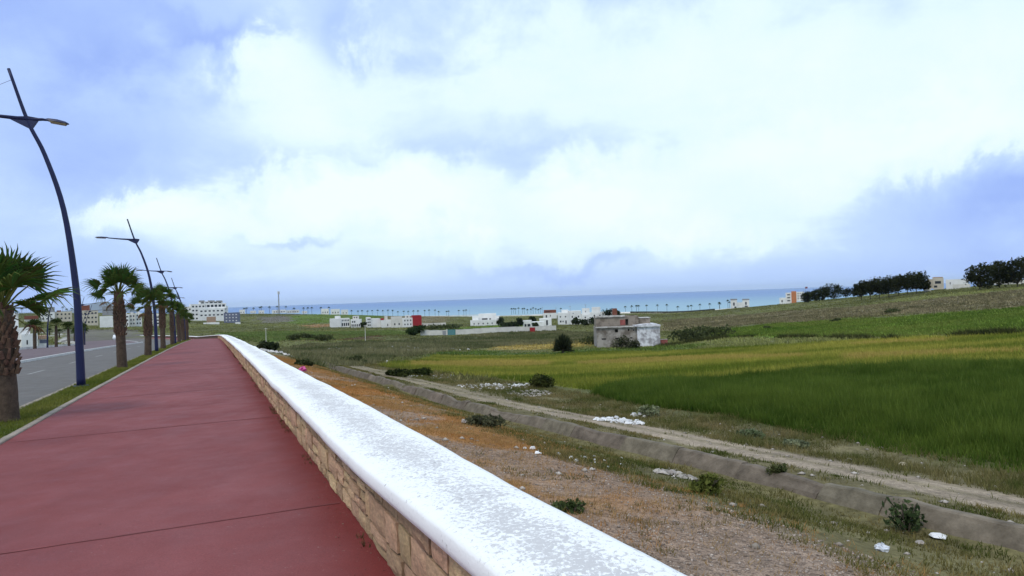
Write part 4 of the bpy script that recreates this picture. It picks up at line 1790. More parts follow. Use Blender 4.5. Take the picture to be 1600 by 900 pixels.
# ------------------------------------------------------------------ shrubs, trees
def leaf_cloud(lobes, n, size, c1, c2, seed, flat=.0):
    """leaf faces spread through a few uneven lobes ((x,y,z,rx,ry,rz))"""
    g = np.random.default_rng(seed)
    vol = np.array([l[3] * l[4] * l[5] for l in lobes]) ** .8
    pick = g.choice(len(lobes), n, p=vol / vol.sum())
    Lb = np.array(lobes)[pick]
    u = g.normal(0, 1, (n, 3))
    u /= np.linalg.norm(u, axis=1)[:, None]
    rr = g.uniform(0.25, 1, n) ** .45
    rr *= 1 + .42 * (vnoise(u[:, 0] * 3 + pick * 7, u[:, 1] * 3 + u[:, 2] * 2, seed) - .5) * 2
    P = Lb[:, :3] + u * Lb[:, 3:] * rr[:, None]
    # clumps
    P += .18 * size * g.normal(0, 1, (n, 3))
    a = g.normal(0, 1, (n, 3))
    a /= np.linalg.norm(a, axis=1)[:, None]
    b = np.cross(a, g.normal(0, 1, (n, 3)))
    b /= np.linalg.norm(b, axis=1)[:, None] + 1e-9
    sz = size * (.45 + 1.3 * g.uniform(0, 1, n)[:, None] ** 2)
    V = np.stack([P - a * sz, P + b * sz * .55, P + a * sz, P - b * sz * .55], 1)
    F = np.arange(n * 4).reshape(n, 4)
    w = np.clip(.5 + 1.3 * (vnoise(P[:, 0] * 1.3 / size * .2, P[:, 2] * 1.3 / size * .2 + P[:, 1], seed + 3) - .5) + g.normal(0, .18, n), 0, 1)[:, None]
    c = np.array(c1) * (1 - w) + np.array(c2) * w
    return np_mesh('foliage', V.reshape(-1, 3), F, np.repeat(c[:, None], 4, 1).reshape(-1, 3), [m_leaf])


m_bark = mat('bark', (.085, .068, .052), .95, .35, 6, .6)


def shrub(loc, rx, rz, label, group=None, n=900, size=.09, c1=(.028, .040, .014), c2=(.085, .105, .032), seed=1, name='shrub', cat='shrub', ry=None):
    root = empty(name, loc, 0)
    tag(root, label, cat, group)
    r_ = random.Random(seed)
    ry = ry or rx * .8
    lobes = []
    for k in range(6):
        f = r_.uniform(.35, .62)
        lobes.append((r_.uniform(-.55, .55) * rx, r_.uniform(-.5, .5) * ry, rz * r_.uniform(.3, .68), rx * f, ry * f, rz * r_.uniform(.28, .42)))
    lobes.append((0, 0, rz * .38, rx * .8, ry * .8, rz * .4))
    mb = MB()
    for k in range(6):
        a = r_.uniform(0, 6.28)
        q = r_.uniform(.3, .7)
        mb.tube([(0.03 * math.cos(a), .03 * math.sin(a), -.1), (rx * q * .4 * math.cos(a), ry * q * .4 * math.sin(a), rz * .35), (rx * q * math.cos(a), ry * q * math.sin(a), rz * .8)],
                [max(.012, .025 * rz), .016 * max(rz, .5), .006], 5)
    mb.build('stem', m_bark, root)
    link_mesh('foliage', leaf_cloud(lobes, n, size, c1, c2, seed), root)
    return root


def G(px, py, dz=-.03):
    v = ground(px, py)
    v.z += dz
    return v


DARK1, DARK2 = (.016, .024, .009), (.055, .07, .022)
shrub(G(850, 606), .85, .85, 'dark rounded bush beside the white rubble at the meadow edge', None, 2600, .06, DARK1, (.075, .085, .025), 1)
shrub(G(620, 588), .95, .6, 'dark low bush at the meadow edge, left one of two neighbours', 'two dark bushes at the meadow edge', 2000, .08, DARK1, (.075, .09, .028), 2)
shrub(G(660, 588), 1.0, .7, 'dark low bush at the meadow edge, right and taller one of two neighbours', 'two dark bushes at the meadow edge', 2200, .08, DARK1, (.08, .10, .03), 3)
shrub(G(1102, 772), .34, .34, 'yellow green tussock on the gravel bank edge near the ditch', None, 1500, .035, (.07, .085, .02), (.19, .20, .05), 4)
shrub(G(892, 800), .24, .15, 'small green weed clump on the gravel close behind the parapet', None, 900, .026, (.035, .055, .018), (.10, .13, .05), 5)
shrub(G(1415, 832), .30, .55, 'sparse leafy weed growing against the concrete ditch lining', None, 520, .035, (.03, .05, .02), (.09, .12, .05), 6)
shrub(G(760, 667), .62, .34, 'dark weed and debris clump by the ditch, below the broken lining', None, 1100, .05, (.03, .035, .018), (.11, .11, .06), 7)
shrub(G(420, 549), 1.2, 1.15, 'grey green bush at the foot of the left thin pole', None, 900, .16, (.03, .04, .02), (.09, .10, .05), 8)
shrub(G(1240, 700), .42, .28, 'pale flowering weed clump at the crop edge, right of the others', 'pale weeds at the crop edge', 1300, .04, (.12, .14, .08), (.30, .32, .19), 9)
shrub(G(1170, 684), .5, .3, 'pale flowering weed clump at the crop edge, middle one', 'pale weeds at the crop edge', 1300, .045, (.10, .13, .06), (.30, .32, .19), 10)
shrub(G(1015, 652), .5, .5, 'pale flowering tall weed beside the white rubble by the track', 'pale weeds at the crop edge', 1400, .05, (.09, .12, .04), (.30, .32, .19), 11)
shrub(G(1215, 742), .20, .18, 'small weed tuft on the ditch edge in front of the dirt track', None, 500, .03, (.04, .055, .02), (.12, .13, .05), 12)
for i, (px, py, a, b, lab) in enumerate([(690, 516, 9, 2.6, 'dark hedge row behind the compound wall'), (1075, 533, 5, 2.6, 'olive thicket right of the ruined house, nearer one'),
                                         (1110, 528, 5, 2.4, 'olive thicket right of the ruined house, farther one'), (945, 540, 2.0, .9, 'weeds against the ruined house, left one'),
                                         (970, 545, 1.7, 2.1, 'weeds against the ruined house, in the middle'), (990, 545, 1.4, 1.6, 'weeds against the ruined house, at the annex corner'), (925, 540, 2.4, 2.4, 'green bush touching the left corner of the ruined house'),
                                         (505, 533, 3, 1.7, 'dark bush on the brown bank, left of the green field'), (478, 530, 3, 1.9, 'dark bush on the brown bank, beside a pale slab'),
                                         (458, 532, 2.0, 1.8, 'dark bush on the brown bank, the leftmost there'),
                                         (553, 568, 1.3, .8, 'small dark bush on the slope beyond the ditch'), (478, 572, .5, .4, 'small bush at the head of the dirt track'), (1200, 514, 1.0, .7, 'tiny dark bush on the green hillside'),
                                         (1305, 503, 1.2, .8, 'lone dark bush on the brown hillside'), (1395, 489, 2.2, 1.0, 'low dark bush below the pine grove')]):
    shrub(G(px, py), a, b, lab, 'bushes in the valley', 900, .10 + .035 * a, (.035, .045, .02), (.11, .125, .05) if i not in (4, 5, 3) else (.16, .15, .10), 20 + i)


def spiky_shrub(loc, r, h, label):
    root = empty('dwarf_palm', loc)
    tag(root, label, 'shrub')
    g = np.random.default_rng(5)
    V, F, Cc = [], [], []
    for k in range(900):
        az = g.uniform(0, 6.28)
        el = math.radians(g.uniform(-4, 88))
        L_ = g.uniform(.62, 1.0)
        d = Vector((math.cos(az) * math.cos(el) * r, math.sin(az) * math.cos(el) * r, math.sin(el) * h * .86)) * L_
        b = Vector((0, 0, h * .14)) + d * g.uniform(.0, .5)
        e = Vector((0, 0, h * .14)) + d
        sd = d.cross(Vector((g.normal(), g.normal(), g.normal()))).normalized() * .075
        m_ = b.lerp(e, .55)
        o = len(V)
        V += [tuple(b), tuple(m_ - sd), tuple(m_ + sd), tuple(e)]
        c = np.array((.030, .036, .018)) * g.uniform(.5, 1.7)
        Cc += [c, c, c, c * 1.3]
        F += [(o, o + 1, o + 2), (o + 1, o + 3, o + 2)]
    link_mesh('leaves', np_mesh('leaves', V, F, np.array(Cc), [m_leaf]), root)
    MB().tube([(0, 0, -.3), (0, 0, h * .18), (.05, 0, h * .3)], [.25, .2, .08], 8).build('trunk', m_bark, root)


spiky_shrub(G(880, 552), 2.05, 3.3, 'dark spiky dwarf palm standing alone left of the ruined house')


def tree(loc, h, w, label, group, seed, trunk_frac=.3, c1=(.012, .017, .008), c2=(.045, .05, .018), n=2600, name='pine_tree', size=.32, lean=0.0):
    root = empty(name, loc, 0)
    tag(root, label, 'tree', group)
    r_ = random.Random(seed)
    mb = MB()
    th = h * trunk_frac
    top = (lean * h * .3, 0, h * .7)
    mb.tube([(0, 0, -.5), (lean * .1 * h, 0, th * .6), (lean * .2 * h, .1, th), top], [.026 * h, .019 * h, .016 * h, .006 * h], 8)
    lobes = []
    for k in range(13):
        a = k * 2.4 + r_.uniform(-.4, .4)
        q = r_.uniform(.25, .62)
        zc = h * r_.uniform(trunk_frac + .14, .84)
        cx, cy = math.cos(a) * w * .5 * q * 1.3 + lean * zc * .3, math.sin(a) * w * .45 * q * 1.3
        rr = w * r_.uniform(.20, .31)
        lobes.append((cx, cy, zc, rr, rr, min(rr * r_.uniform(.7, .95), (h - zc) * 1.1)))
        mb.tube([(lean * .2 * h, .1, th * .95), (cx * .6 + lean * th * .1, cy * .6, (th + zc) * .5), (cx, cy, zc)], [.014 * h, .010 * h, .003 * h], 5)
    lobes.append((lean * h * .2, 0, h * .62, w * .42, w * .38, h * .30))
    mb.build('trunk', m_bark, root, True)
    link_mesh('crown', leaf_cloud(lobes, n, size, c1, c2, seed), root)
    return root


def tree_px(px, pyb, pyt, wpx, d, label, group, seed, **kw):
    p = at(px, pyb, d)
    z = Hf(p.x, p.y)
    top = at(px, pyt, d).z
    return tree((p.x, p.y, z), max(2.0, top - z), wpx / FPX * d * 1.2, label, group, seed, **kw)


G_T1 = 'pines of the long grove on the ridge'
for i, (px, pb, pt, w) in enumerate([(1346, 466, 440, 20), (1360, 465, 436, 22), (1374, 464, 433, 24), (1389, 464, 432, 24), (1404, 463, 430, 24), (1418, 462, 427, 26), (1432, 461, 424, 30), (1444, 460, 437, 14)]):
    tree_px(px, pb, pt, w, 296 + (i % 3) * 6, ['leftmost pine of the long grove on the ridge', 'second pine from the left in the long ridge grove', 'third pine from the left in the long ridge grove', 'fourth pine from the left in the long ridge grove',
            'fifth pine from the left in the long ridge grove', 'sixth pine from the left in the long ridge grove', 'tallest pine of the long ridge grove, second from its right end', 'small pine at the right end of the long ridge grove'][i], G_T1, 200 + i, trunk_frac=.2, n=2600, size=.36)
G_T2 = 'trees right of the orange and white house'
for i, (px, pb, pt, w) in enumerate([(1261, 470, 454, 13), (1274, 469, 451, 13), (1288, 468, 446, 18), (1303, 466, 441, 24)]):
    tree_px(px, pb, pt, w, 372 - i * 5, ['small tree beside the orange and white house', 'second small tree right of the orange and white house', 'third tree right of the orange and white house', 'largest tree of the clump right of the orange and white house'][i],
            G_T2, 220 + i, trunk_frac=.08, n=2200, c2=(.05, .06, .02))
for i, (px, pb, pt, w) in enumerate([(1322, 466, 450, 13), (1334, 466, 449, 13)]):
    tree_px(px, pb, pt, w, 380, ['low dark tree in the gap between the two ridge groves, left one', 'low dark tree in the gap between the two ridge groves, right one'][i], 'low trees between the groves', 230 + i, trunk_frac=.1, n=900)
G_T3 = 'big pines at the right edge'
for i, (px, pb, pt, w) in enumerate([(1531, 446, 412, 34), (1562, 445, 406, 36), (1590, 444, 402, 40), (1622, 442, 402, 40)]):
    tree_px(px, pb, pt, w, 242 + (i % 2) * 6, ['leftmost big pine near the right edge', 'second big pine near the right edge', 'tallest big pine near the right edge', 'big pine cut off by the right edge of the picture'][i], G_T3, 240 + i, trunk_frac=.1, n=3600, size=.34)
tree_px(649, 526, 509, 20, 238, 'round dark green tree at the left end of the compound wall', None, 260, name='broadleaf_tree', trunk_frac=.08, n=2000, c1=(.014, .026, .010), c2=(.045, .075, .026))
VT = [(813, 511, 496, 9, 300, 'dark tree between the low houses and the blue-doored house'), (832, 503, 494, 9, 345, 'dark tree behind the blue-doored house'), (836, 513, 506, 7, 285, 'small dark tree in front of the blue-doored house'),
      (899, 508, 496, 10, 320, 'dark tree against the two-storey white house'), (912, 509, 499, 14, 318, 'dark tree in front of the white village cluster, left one'), (928, 508, 496, 14, 320, 'dark tree in front of the white village cluster, right one'),
      (950, 492, 481, 14, 372, 'dark tree behind the ruined house roof'), (964, 491, 482, 10, 372, 'dark tree right of the brown chimney block'), (790, 511, 504, 16, 290, 'grey green orchard tree inside the compound, left one'), (802, 511, 503, 12, 292, 'grey green orchard tree inside the compound, right one'),
      (568, 512, 503, 8, 346, 'dark shrubby tree between two white village houses'), (782, 505, 496, 9, 335, 'dark tree right of the low white house'), (899, 485, 480, 10, 330, 'potted tree on the flat roof of the two-storey white house')]
for i, (px, pb, pt, w, d, lab) in enumerate(VT[:-1]):
    tree_px(px, pb, pt, w, d, lab, 'village trees', 270 + i, name='broadleaf_tree', trunk_frac=.1, n=700, size=.4, c1=(.016, .024, .012), c2=(.055, .075, .035))

# ------------------------------------------------------------------ buildings
m_white = mat('white_render', (.78, .77, .74), .9, .12, .35, rand=.05, detail=9)
m_offw = mat('offwhite_render', (.66, .63, .57), .9, .12, .5)
m_cream = mat('cream_render', (.56, .50, .40), .9, .12, .5)
m_greyr = mat('grey_render', (.30, .30, .31), .9, .15, .5)
m_bluegrey = mat('bluegrey_render', (.16, .175, .24), .9, .15, .5)
m_red = mat('red_render', (.32, .022, .028), .85, .12, .8)
m_redbrown = mat('redbrown_render', (.21, .075, .05), .9, .2, .8)
m_orange = mat('orange_render', (.52, .20, .09), .9, .12, .8)
m_tan = mat('tan_render', (.40, .27, .19), .9, .15, .6)
m_pane = mat('dark_pane', (.035, .04, .052), .25, .2, 2, spec=.5)
m_teal = mat('teal_paint', (.10, .24, .25), .6, .15, 2)
m_bluep = mat('blue_paint', (.07, .12, .34), .6, .15, 2)
WM = dict(w=m_white, o=m_offw, c=m_cream, g=m_greyr, b=m_bluegrey, r=m_red, k=m_redbrown, n=m_orange, t=m_tan)


def holed_box(mb, w, h, dep, holes, rev=.14, z0=-2.5, x0=0, y0=0, parapet=.0):
    """box front at y=y0 with recessed openings; holes (xa, xb, za, zb) in front coordinates"""
    xs_ = sorted({0, w, *[c for a in holes for c in a[:2]]})
    zs_ = sorted({z0, h, *[c for a in holes for c in a[2:]]})

    def hole(xa, xb, za, zb):
        cx, cz = (xa + xb) / 2, (za + zb) / 2
        return any(q[0] < cx < q[1] and q[2] < cz < q[3] for q in holes)
    for i in range(len(xs_) - 1):
        for k in range(len(zs_) - 1):
            xa, xb, za, zb = xs_[i], xs_[i + 1], zs_[k], zs_[k + 1]
            if not hole(xa, xb, za, zb):
                mb.add([(x0 + xa, y0, za), (x0 + xb, y0, za), (x0 + xb, y0, zb), (x0 + xa, y0, zb)], [(0, 1, 2, 3)])
    for xa, xb, za, zb in holes:
        mb.add([(x0 + xa, y0, za), (x0 + xb, y0, za), (x0 + xb, y0, zb), (x0 + xa, y0, zb), (x0 + xa, y0 + rev, za), (x0 + xb, y0 + rev, za), (x0 + xb, y0 + rev, zb), (x0 + xa, y0 + rev, zb)],
               [(0, 4, 5, 1), (1, 5, 6, 2), (2, 6, 7, 3), (3, 7, 4, 0)])
    a = (x0, y0)
    b = (x0 + w, y0 + dep)
    rz = h - parapet
    mb.add([(a[0], a[1], z0), (a[0], b[1], z0), (a[0], b[1], h), (a[0], a[1], h)], [(0, 3, 2, 1)])
    mb.add([(b[0], a[1], z0), (b[0], b[1], z0), (b[0], b[1], h), (b[0], a[1], h)], [(0, 1, 2, 3)])
    mb.add([(a[0], b[1], z0), (b[0], b[1], z0), (b[0], b[1], h), (a[0], b[1], h)], [(0, 3, 2, 1)])
    if parapet:
        p = .18
        o_ = [(a[0], a[1]), (b[0], a[1]), (b[0], b[1]), (a[0], b[1])]
        n_ = [(a[0] + p, a[1] + p), (b[0] - p, a[1] + p), (b[0] - p, b[1] - p), (a[0] + p, b[1] - p)]
        vs = [(x, y, h) for x, y in o_] + [(x, y, h) for x, y in n_] + [(x, y, rz) for x, y in n_]
        mb.add(vs, [(0, 1, 5, 4), (1, 2, 6, 5), (2, 3, 7, 6), (3, 0, 4, 7), (4, 5, 9, 8), (5, 6, 10, 9), (6, 7, 11, 10), (7, 4, 8, 11), (8, 9, 10, 11)])
    else:
        mb.add([(a[0], a[1], h), (b[0], a[1], h), (b[0], b[1], h), (a[0], b[1], h)], [(0, 1, 2, 3)])


def grid(cols, rows, x0=.1, x1=.9, z0=.15, z1=.9, w=.10, h=.4):
    """window fractions laid out in a grid"""
    out = []
    for c in range(cols):
        for r_ in range(rows):
            cx = x0 + (x1 - x0) * (c + .5) / cols
            cz = z0 + (z1 - z0) * (r_ + .5) / rows
            hh = h * (z1 - z0) / rows
            out.append((cx - w / 2, cx + w / 2, cz - hh / 2, cz + hh / 2))
    return out


def building(label, vols, d, yaw=0.0, group=None, pane=None, name='house', cat='house', extras=()):
    """vols: (px0, px1, py_base, py_top, set-back m, depth m, material key, window fractions)"""
    pxm = sum(v[0] + v[1] for v in vols) / (2 * len(vols))
    pb = max(v[2] for v in vols)
    c = at(pxm, pb, d)
    gz = Hf(c.x, c.y)
    root = empty(name, (c.x, c.y, gz), -math.atan2(c.x, c.y) + R(yaw))
    tag(root, label, cat, group)
    kx = math.hypot(c.x, c.y) / FPX * (c.y / math.hypot(c.x, c.y))
    kx = d / FPX * math.cos(math.atan2(c.x, c.y))
    first = True
    for (p0, p1, b, t, sb, dep, mk, wins) in vols:
        x0 = (p0 - pxm) * kx
        w = (p1 - p0) * kx
        zt = at((p0 + p1) / 2, t, d).z - gz
        zb = at((p0 + p1) / 2, b, d).z - gz
        zt = max(zt, .8)
        zb_ = max(zb, 0) if zb > 1.0 else 0
        holes = [(a * w, e * w, zb_ + (zt - zb_) * f, zb_ + (zt - zb_) * g) for a, e, f, g in wins]
        mb = MB()
        par = .35 if (zt - zb_) > 2.2 else 0
        holed_box(mb, w, zt, dep, holes, .16, (-2.5 if zb_ == 0 else zb_ - .3), x0, sb, par)
        mb.build('wall', WM[mk], root)
        for (a, e, f, g) in holes:
            q = MB()
            q.box(x0 + a + .01, x0 + e - .01, sb + .12, sb + .16, f + .01, g - .01)
            o = q.build('window', (WM.get(pane) if pane in WM else None) or m_pane, root)
    return root


GV = 'white houses of the valley village'
building('white house with a long blank gable and dark ground-floor openings, leftmost in the valley', [
    (517, 533, 512, 498, 0, 9, 'w', []), (533, 547, 512, 497.5, .6, 8, 'w', grid(4, 1, .05, .98, .10, .50, .16, .9) + grid(5, 1, .1, .95, .62, .9, .10, .7)), (525, 533, 498, 494, 2, 5, 'w', [])], 350, 4, GV)
building('two-level white house with terrace openings, right of the leftmost valley house', [
    (548, 564, 512, 499, 0, 8, 'w', grid(5, 1, .05, .95, .08, .42, .11, .9) + grid(2, 1, .1, .5, .55, .85, .14, .7)), (551, 560, 499, 494, 2, 5, 'o', grid(2, 1, .1, .9, .2, .9, .22, .6))], 348, -4, GV)
building('white three-storey house with windows only at its left corner', [
    (574, 580, 512, 496, 0, 8, 'w', grid(2, 3, .05, .95, .1, .95, .3, .55)), (580, 595, 511, 498, .5, 8, 'w', [])], 350, 5, GV)
building('low white house with a red patch under a small roof block', [
    (595, 612, 511, 500, 0, 7, 'w', [(.6, .68, .2, .5)]), (595, 600, 500, 497.5, .3, 4, 'r', []), (601, 606, 500, 494, 1, 3, 'o', [])], 348, 0, GV)
building('long pale house with stained walls and a dark red end wall', [
    (612, 629, 511, 495, 0, 9, 'o', grid(2, 1, .1, .9, .15, .5, .12, .5)), (629, 645, 511, 497, -.4, 9, 'w', grid(3, 2, .1, .95, .1, .95, .12, .4)), (634, 641, 497, 493, 1.5, 4, 'o', [(.3, .6, .2, .7)]), (645, 659, 510, 493, -1.0, 10, 'r', [])], 346, 3, GV)
building('low pale yard wall right of the dark red end wall', [(659, 680, 509, 505, 0, .5, 'o', []), (680, 697, 508, 504.5, 1, .5, 'o', [])], 360, 0, None, name='yard_wall', cat='wall')
building('low spreading white house with a long front wall, facing the sea palms', [
    (735, 782, 506, 500, 0, 4, 'w', grid(6, 1, .05, .95, .2, .6, .04, .6)), (748, 776, 506, 490.5, 5, 7, 'w', [(.18, .5, .45, .62), (.6, .7, .4, .6)]), (738, 748, 506, 494, 4, 6, 'w', []), (774, 782, 506, 494, 4, 6, 'w', [(.3, .55, .5, .7)])], 335, 0, GV)
building('low white house with two blue doors behind the compound wall', [
    (817, 831, 513, 501, 0, 7, 'w', [(.2, .42, .05, .5), (.52, .85, .05, .5)]), (831, 850, 512, 503, .6, 7, 'w', [(.3, .4, .3, .6)])], 300, 0, GV)
building('blank pale shed right of the blue-doored house', [(843, 862, 509, 498, 0, 8, 'w', [(.55, .7, .1, .8)])], 318, 0, GV)
building('white house with reddish brown upper storey near the seashore', [
    (849, 870, 497, 489, 0, 9, 'w', [(.18, .28, .1, .6), (.5, .56, .3, .6)]), (850, 869, 489, 484.5, .4, 8, 'k', [(.12, .5, .3, .6)])], 430, 0, GV)
building('big white two-storey house with small square windows, centre of the village', [
    (873, 890, 507, 489, 0, 11, 'w', [(.12, .24, .62, .74), (.6, .7, .62, .74), (.12, .26, .2, .36), (.62, .74, .08, .36), (.36, .46, .22, .34)]),
    (890, 909, 506, 486, .7, 11, 'w', [(.2, .3, .5, .64), (.72, .82, .5, .64), (.3, .36, .78, .86)]), (879, 889, 489, 484.5, 2, 6, 'w', [])], 335, 3, GV)
building('stepped white house between the big two-storey house and the ruin, lower front', [
    (909, 926, 504, 492, 0, 8, 'w', [(.3, .42, .2, .5), (.28, .4, .62, .8)]), (910, 922, 492, 482, 2.5, 6, 'w', [(.4, .5, .4, .6)])], 352, 0, GV)
building('stepped white house with bright roof blocks behind the ruin, at the village end', [
    (922, 946, 503, 488, 0, 9, 'w', [(.25, .34, .45, .75), (.6, .7, .5, .75)]), (925, 938, 488, 480, 1, 6, 'w', []), (938, 957, 500, 487.5, 1.2, 8, 'w', [(.2, .3, .5, .7)])], 372, -3, GV)
building('brown square chimney-like block beyond the ruined house roof', [(957, 964.5, 497, 482, 0, 3, 'k', [])], 365, 0, None, name='water_tower', cat='tower')

# compound wall: bays between posts, a gate, a small door
def compound_wall():
    A, B = at(657, 526, 238), at(869, 513, 252)
    A.z, B.z = Hf(A.x, A.y), Hf(B.x, B.y)
    root = empty('compound_wall', A, math.atan2(B.y - A.y, B.x - A.x))
    tag(root, 'long pale compound wall with a teal gate in the middle of the valley', 'wall')
    L_ = math.hypot(B.x - A.x, B.y - A.y)
    n = 16
    for i in range(n):
        x0, x1 = L_ * i / n, L_ * (i + 1) / n
        za = Hf(A.x + (B.x - A.x) * i / n, A.y + (B.y - A.y) * i / n) - A.z
        zb = Hf(A.x + (B.x - A.x) * (i + 1) / n, A.y + (B.y - A.y) * (i + 1) / n) - A.z
        zz = max(za, zb)
        px = 657 + 212 * (i + .5) / n
        hgt = 1.75
        if i == 3:
            MB().box(x0 + .15, x1 - .15, 0, .12, za - .5, zz + 1.9).build('gate', m_teal, root)
            MB().box(x0 - .2, x0 + .15, -.1, .3, za - 1, zz + 2.1).build('gate_post', m_offw, root)
            continue
        MB().box(x0, x1, 0, .25, min(za, zb) - 1, zz + hgt).build('wall_bay', m_offw, root)
        MB().box(x0 - .02, x0 + .26, -.05, .30, min(za, zb) - 1, zz + hgt + .14).build('post', m_offw, root)
        MB().box(x0 + .27, x1 - .03, -.04, .29, zz + hgt, zz + hgt + .07).build('coping', m_offw, root)
        if i == 2:
            MB().box(x1 - 1.6, x1 - .4, -.03, .0, za - .3, zz + 1.5).build('door', m_greyr, root)


compound_wall()
c = ground(832, 519)
o = empty('red_gate', (c.x, c.y, Hf(c.x, c.y)), -.05)
tag(o, 'dark red sheet gate standing at the right part of the compound wall', 'gate')
k = c.y / FPX
MB().box(-4 * k, 4 * k, 0, .12, -.5, 7.2 * k).build('panel', m_red, o)
MB().box(-4.4 * k, -3.95 * k, -.1, .2, -.5, 7.6 * k).build('post', m_redbrown, o)
MB().box(3.95 * k, 4.4 * k, -.1, .2, -.5, 7.6 * k).build('post', m_redbrown, o)

# right-hand buildings
building('white seaside pavilion with arched niche, left one of a pair', [(1142, 1152, 481, 468, 0, 6, 'w', [(.38, .62, .35, .68), (.55, .85, .02, .25)]), (1141.5, 1152.5, 468, 467, -.3, 6.6, 'g', [])], 600, 0, 'pair of seaside pavilions', name='pavilion', cat='pavilion')
building('white seaside pavilion with arched niche, right one of a pair', [(1160.5, 1171, 480.5, 468, 0, 6, 'w', [(.38, .62, .4, .72), (.3, .75, .15, .3)]), (1160, 1171.5, 468, 467, -.3, 6.6, 'g', [])], 600, 0, 'pair of seaside pavilions', name='pavilion', cat='pavilion')
building('low white wall joining the two seaside pavilions', [(1152, 1160.5, 480.5, 472.5, 1.5, .5, 'w', [])], 600, 0, None, name='yard_wall', cat='wall')
building('stepped white house with an orange tower and a flag behind', [(1218, 1228, 472, 465.5, 0, 6, 'w', [(.3, .5, .2, .6)]), (1228, 1237, 471.5, 457.5, .5, 8, 'w', grid(1, 3, .1, .9, .1, .95, .5, .4)), (1237, 1244.5, 471, 455, -.4, 8, 'n', []), (1244.5, 1257, 470, 456, .3, 9, 'w', grid(3, 3, .1, .95, .15, .95, .13, .35))], 415, 0)
building('pale unfinished block with flat roof right of the long ridge grove', [(1450, 1459, 450, 436, 1, 6, 'c', [(.3, .6, .4, .7)]), (1458, 1475, 451, 434, 0, 8, 'c', [(.2, .75, .45, .7), (.1, .4, .1, .3)]), (1458, 1474, 437.5, 432.8, .5, 7, 't', []), (1444, 1455, 455, 448, -2, .4, 'o', [])], 305, 0)
building('low white house between the two groves on the ridge', [(1478, 1496, 449, 436.5, 0, 8, 'w', [(.35, .42, .45, .7), (.6, .7, .1, .45)]), (1496, 1513, 448, 436, 1, 8, 'w', []), (1489, 1516, 449, 444, -3, .4, 'o', [])], 300, 0)
building('pale low wall under the big pines', [(1545, 1600, 443, 438, 0, .4, 'o', [])], 268, 0, None, name='yard_wall', cat='wall')
p = at(1259, 470, 415)
fl = empty('flagpole', (p.x, p.y, Hf(p.x, p.y)))
tag(fl, 'thin flagpole with a small dark red flag by the orange tower house', 'flagpole')
hgt = at(1259, 448, 415).z - Hf(p.x, p.y)
MB().tube([(0, 0, -.3), (0, 0, hgt)], .08, 6).build('pole', m_greyr, fl)
mb = MB()
vs = []
for i in range(7):
    vs += [(.08 + i * .22, .12 * math.sin(i), hgt - .1), (.08 + i * .22, .12 * math.sin(i + .4), hgt - 1.1)]
mb.add(vs, [(2 * i, 2 * i + 1, 2 * i + 3, 2 * i + 2) for i in range(6)])
mb.build('flag', mat('flag_red', (.20, .03, .04), .8, .1, 2), fl)

# left-hand town
GB = 'town blocks on the left'
building('white house with stepped roof at the left edge behind the first palm', [(-40, 37, 545, 490, 6, 10, 'w', []), (18, 50, 544, 513, 1.5, 4, 'w', [(.2, .35, .25, .5), (.55, .62, .55, .68)]), (34, 60, 543, 522, 0, 1.5, 'w', [(.3, .4, .3, .6)])], 118, 6, GB)
building('small white kiosk with a brown roof and blue sign across the road', [(60, 74, 541, 527, 0, 3, 'w', [(.1, .9, .12, .32)]), (59, 75, 527, 524.5, -.3, 3.6, 't', []), (62, 73, 533.5, 531, -.05, .1, 'b', [])], 122, 0, GB)
building('white block with grey upper storey behind the far palms', [(62, 86, 503, 488, 0, 12, 'w', grid(3, 2, .1, .9, .1, .95, .14, .35)), (63, 86, 488, 480, .5, 10, 'g', [])], 420, 0, GB)
building('cream block with arched upper windows beside the grey-topped block', [(86, 113, 503, 487, 0, 12, 'c', grid(4, 2, .05, .95, .1, .95, .1, .4)), (89, 96, 487, 485, 1, 6, 'k', [])], 425, 0, GB)
building('low house with a red brown roof at the far left', [(38, 60, 501, 498, 0, 10, 'o', []), (38, 60, 498, 493.5, -.3, 10.6, 'k', [])], 410, 0, GB)
building('cream three-storey block with a brick red top storey', [(118, 154, 508, 485, 0, 14, 'c', grid(6, 3, .04, .97, .08, .95, .08, .4)), (124, 141, 485, 477, 1.5, 9, 'k', [])], 375, 0, GB)
building('grey flat-topped block behind the cream three-storey block', [(160, 178, 492, 478.5, 0, 10, 'g', [(.1, .9, .5, .6)])], 500, 0, GB)
building('plain white shed between the far palms', [(156, 177, 512, 494, 0, 10, 'w', [])], 330, 0, GB)
for i, (a, b, tp, lab) in enumerate([(193, 202, 491, 'white row house with balconies, leftmost of the row seen between the palms'), (202, 212, 490, 'white row house with balconies, second of the row seen between the palms'),
                                     (212, 222, 489, 'white row house with balconies, third of the row seen between the palms'), (229, 240, 491, 'white row house seen right of the third palm trunk'), (243, 256, 492, 'pale row house seen behind the tallest palm')]):
    building(lab, [(a, b, 513, tp, 0, 10, 'o' if i % 2 else 'w', grid(2, 3, .08, .95, .1, .95, .22, .45)), (a + 2, b - 3, tp + .5, tp - 2, 3, 4, 'o', [])], 345 + 3 * i, 0, GB)
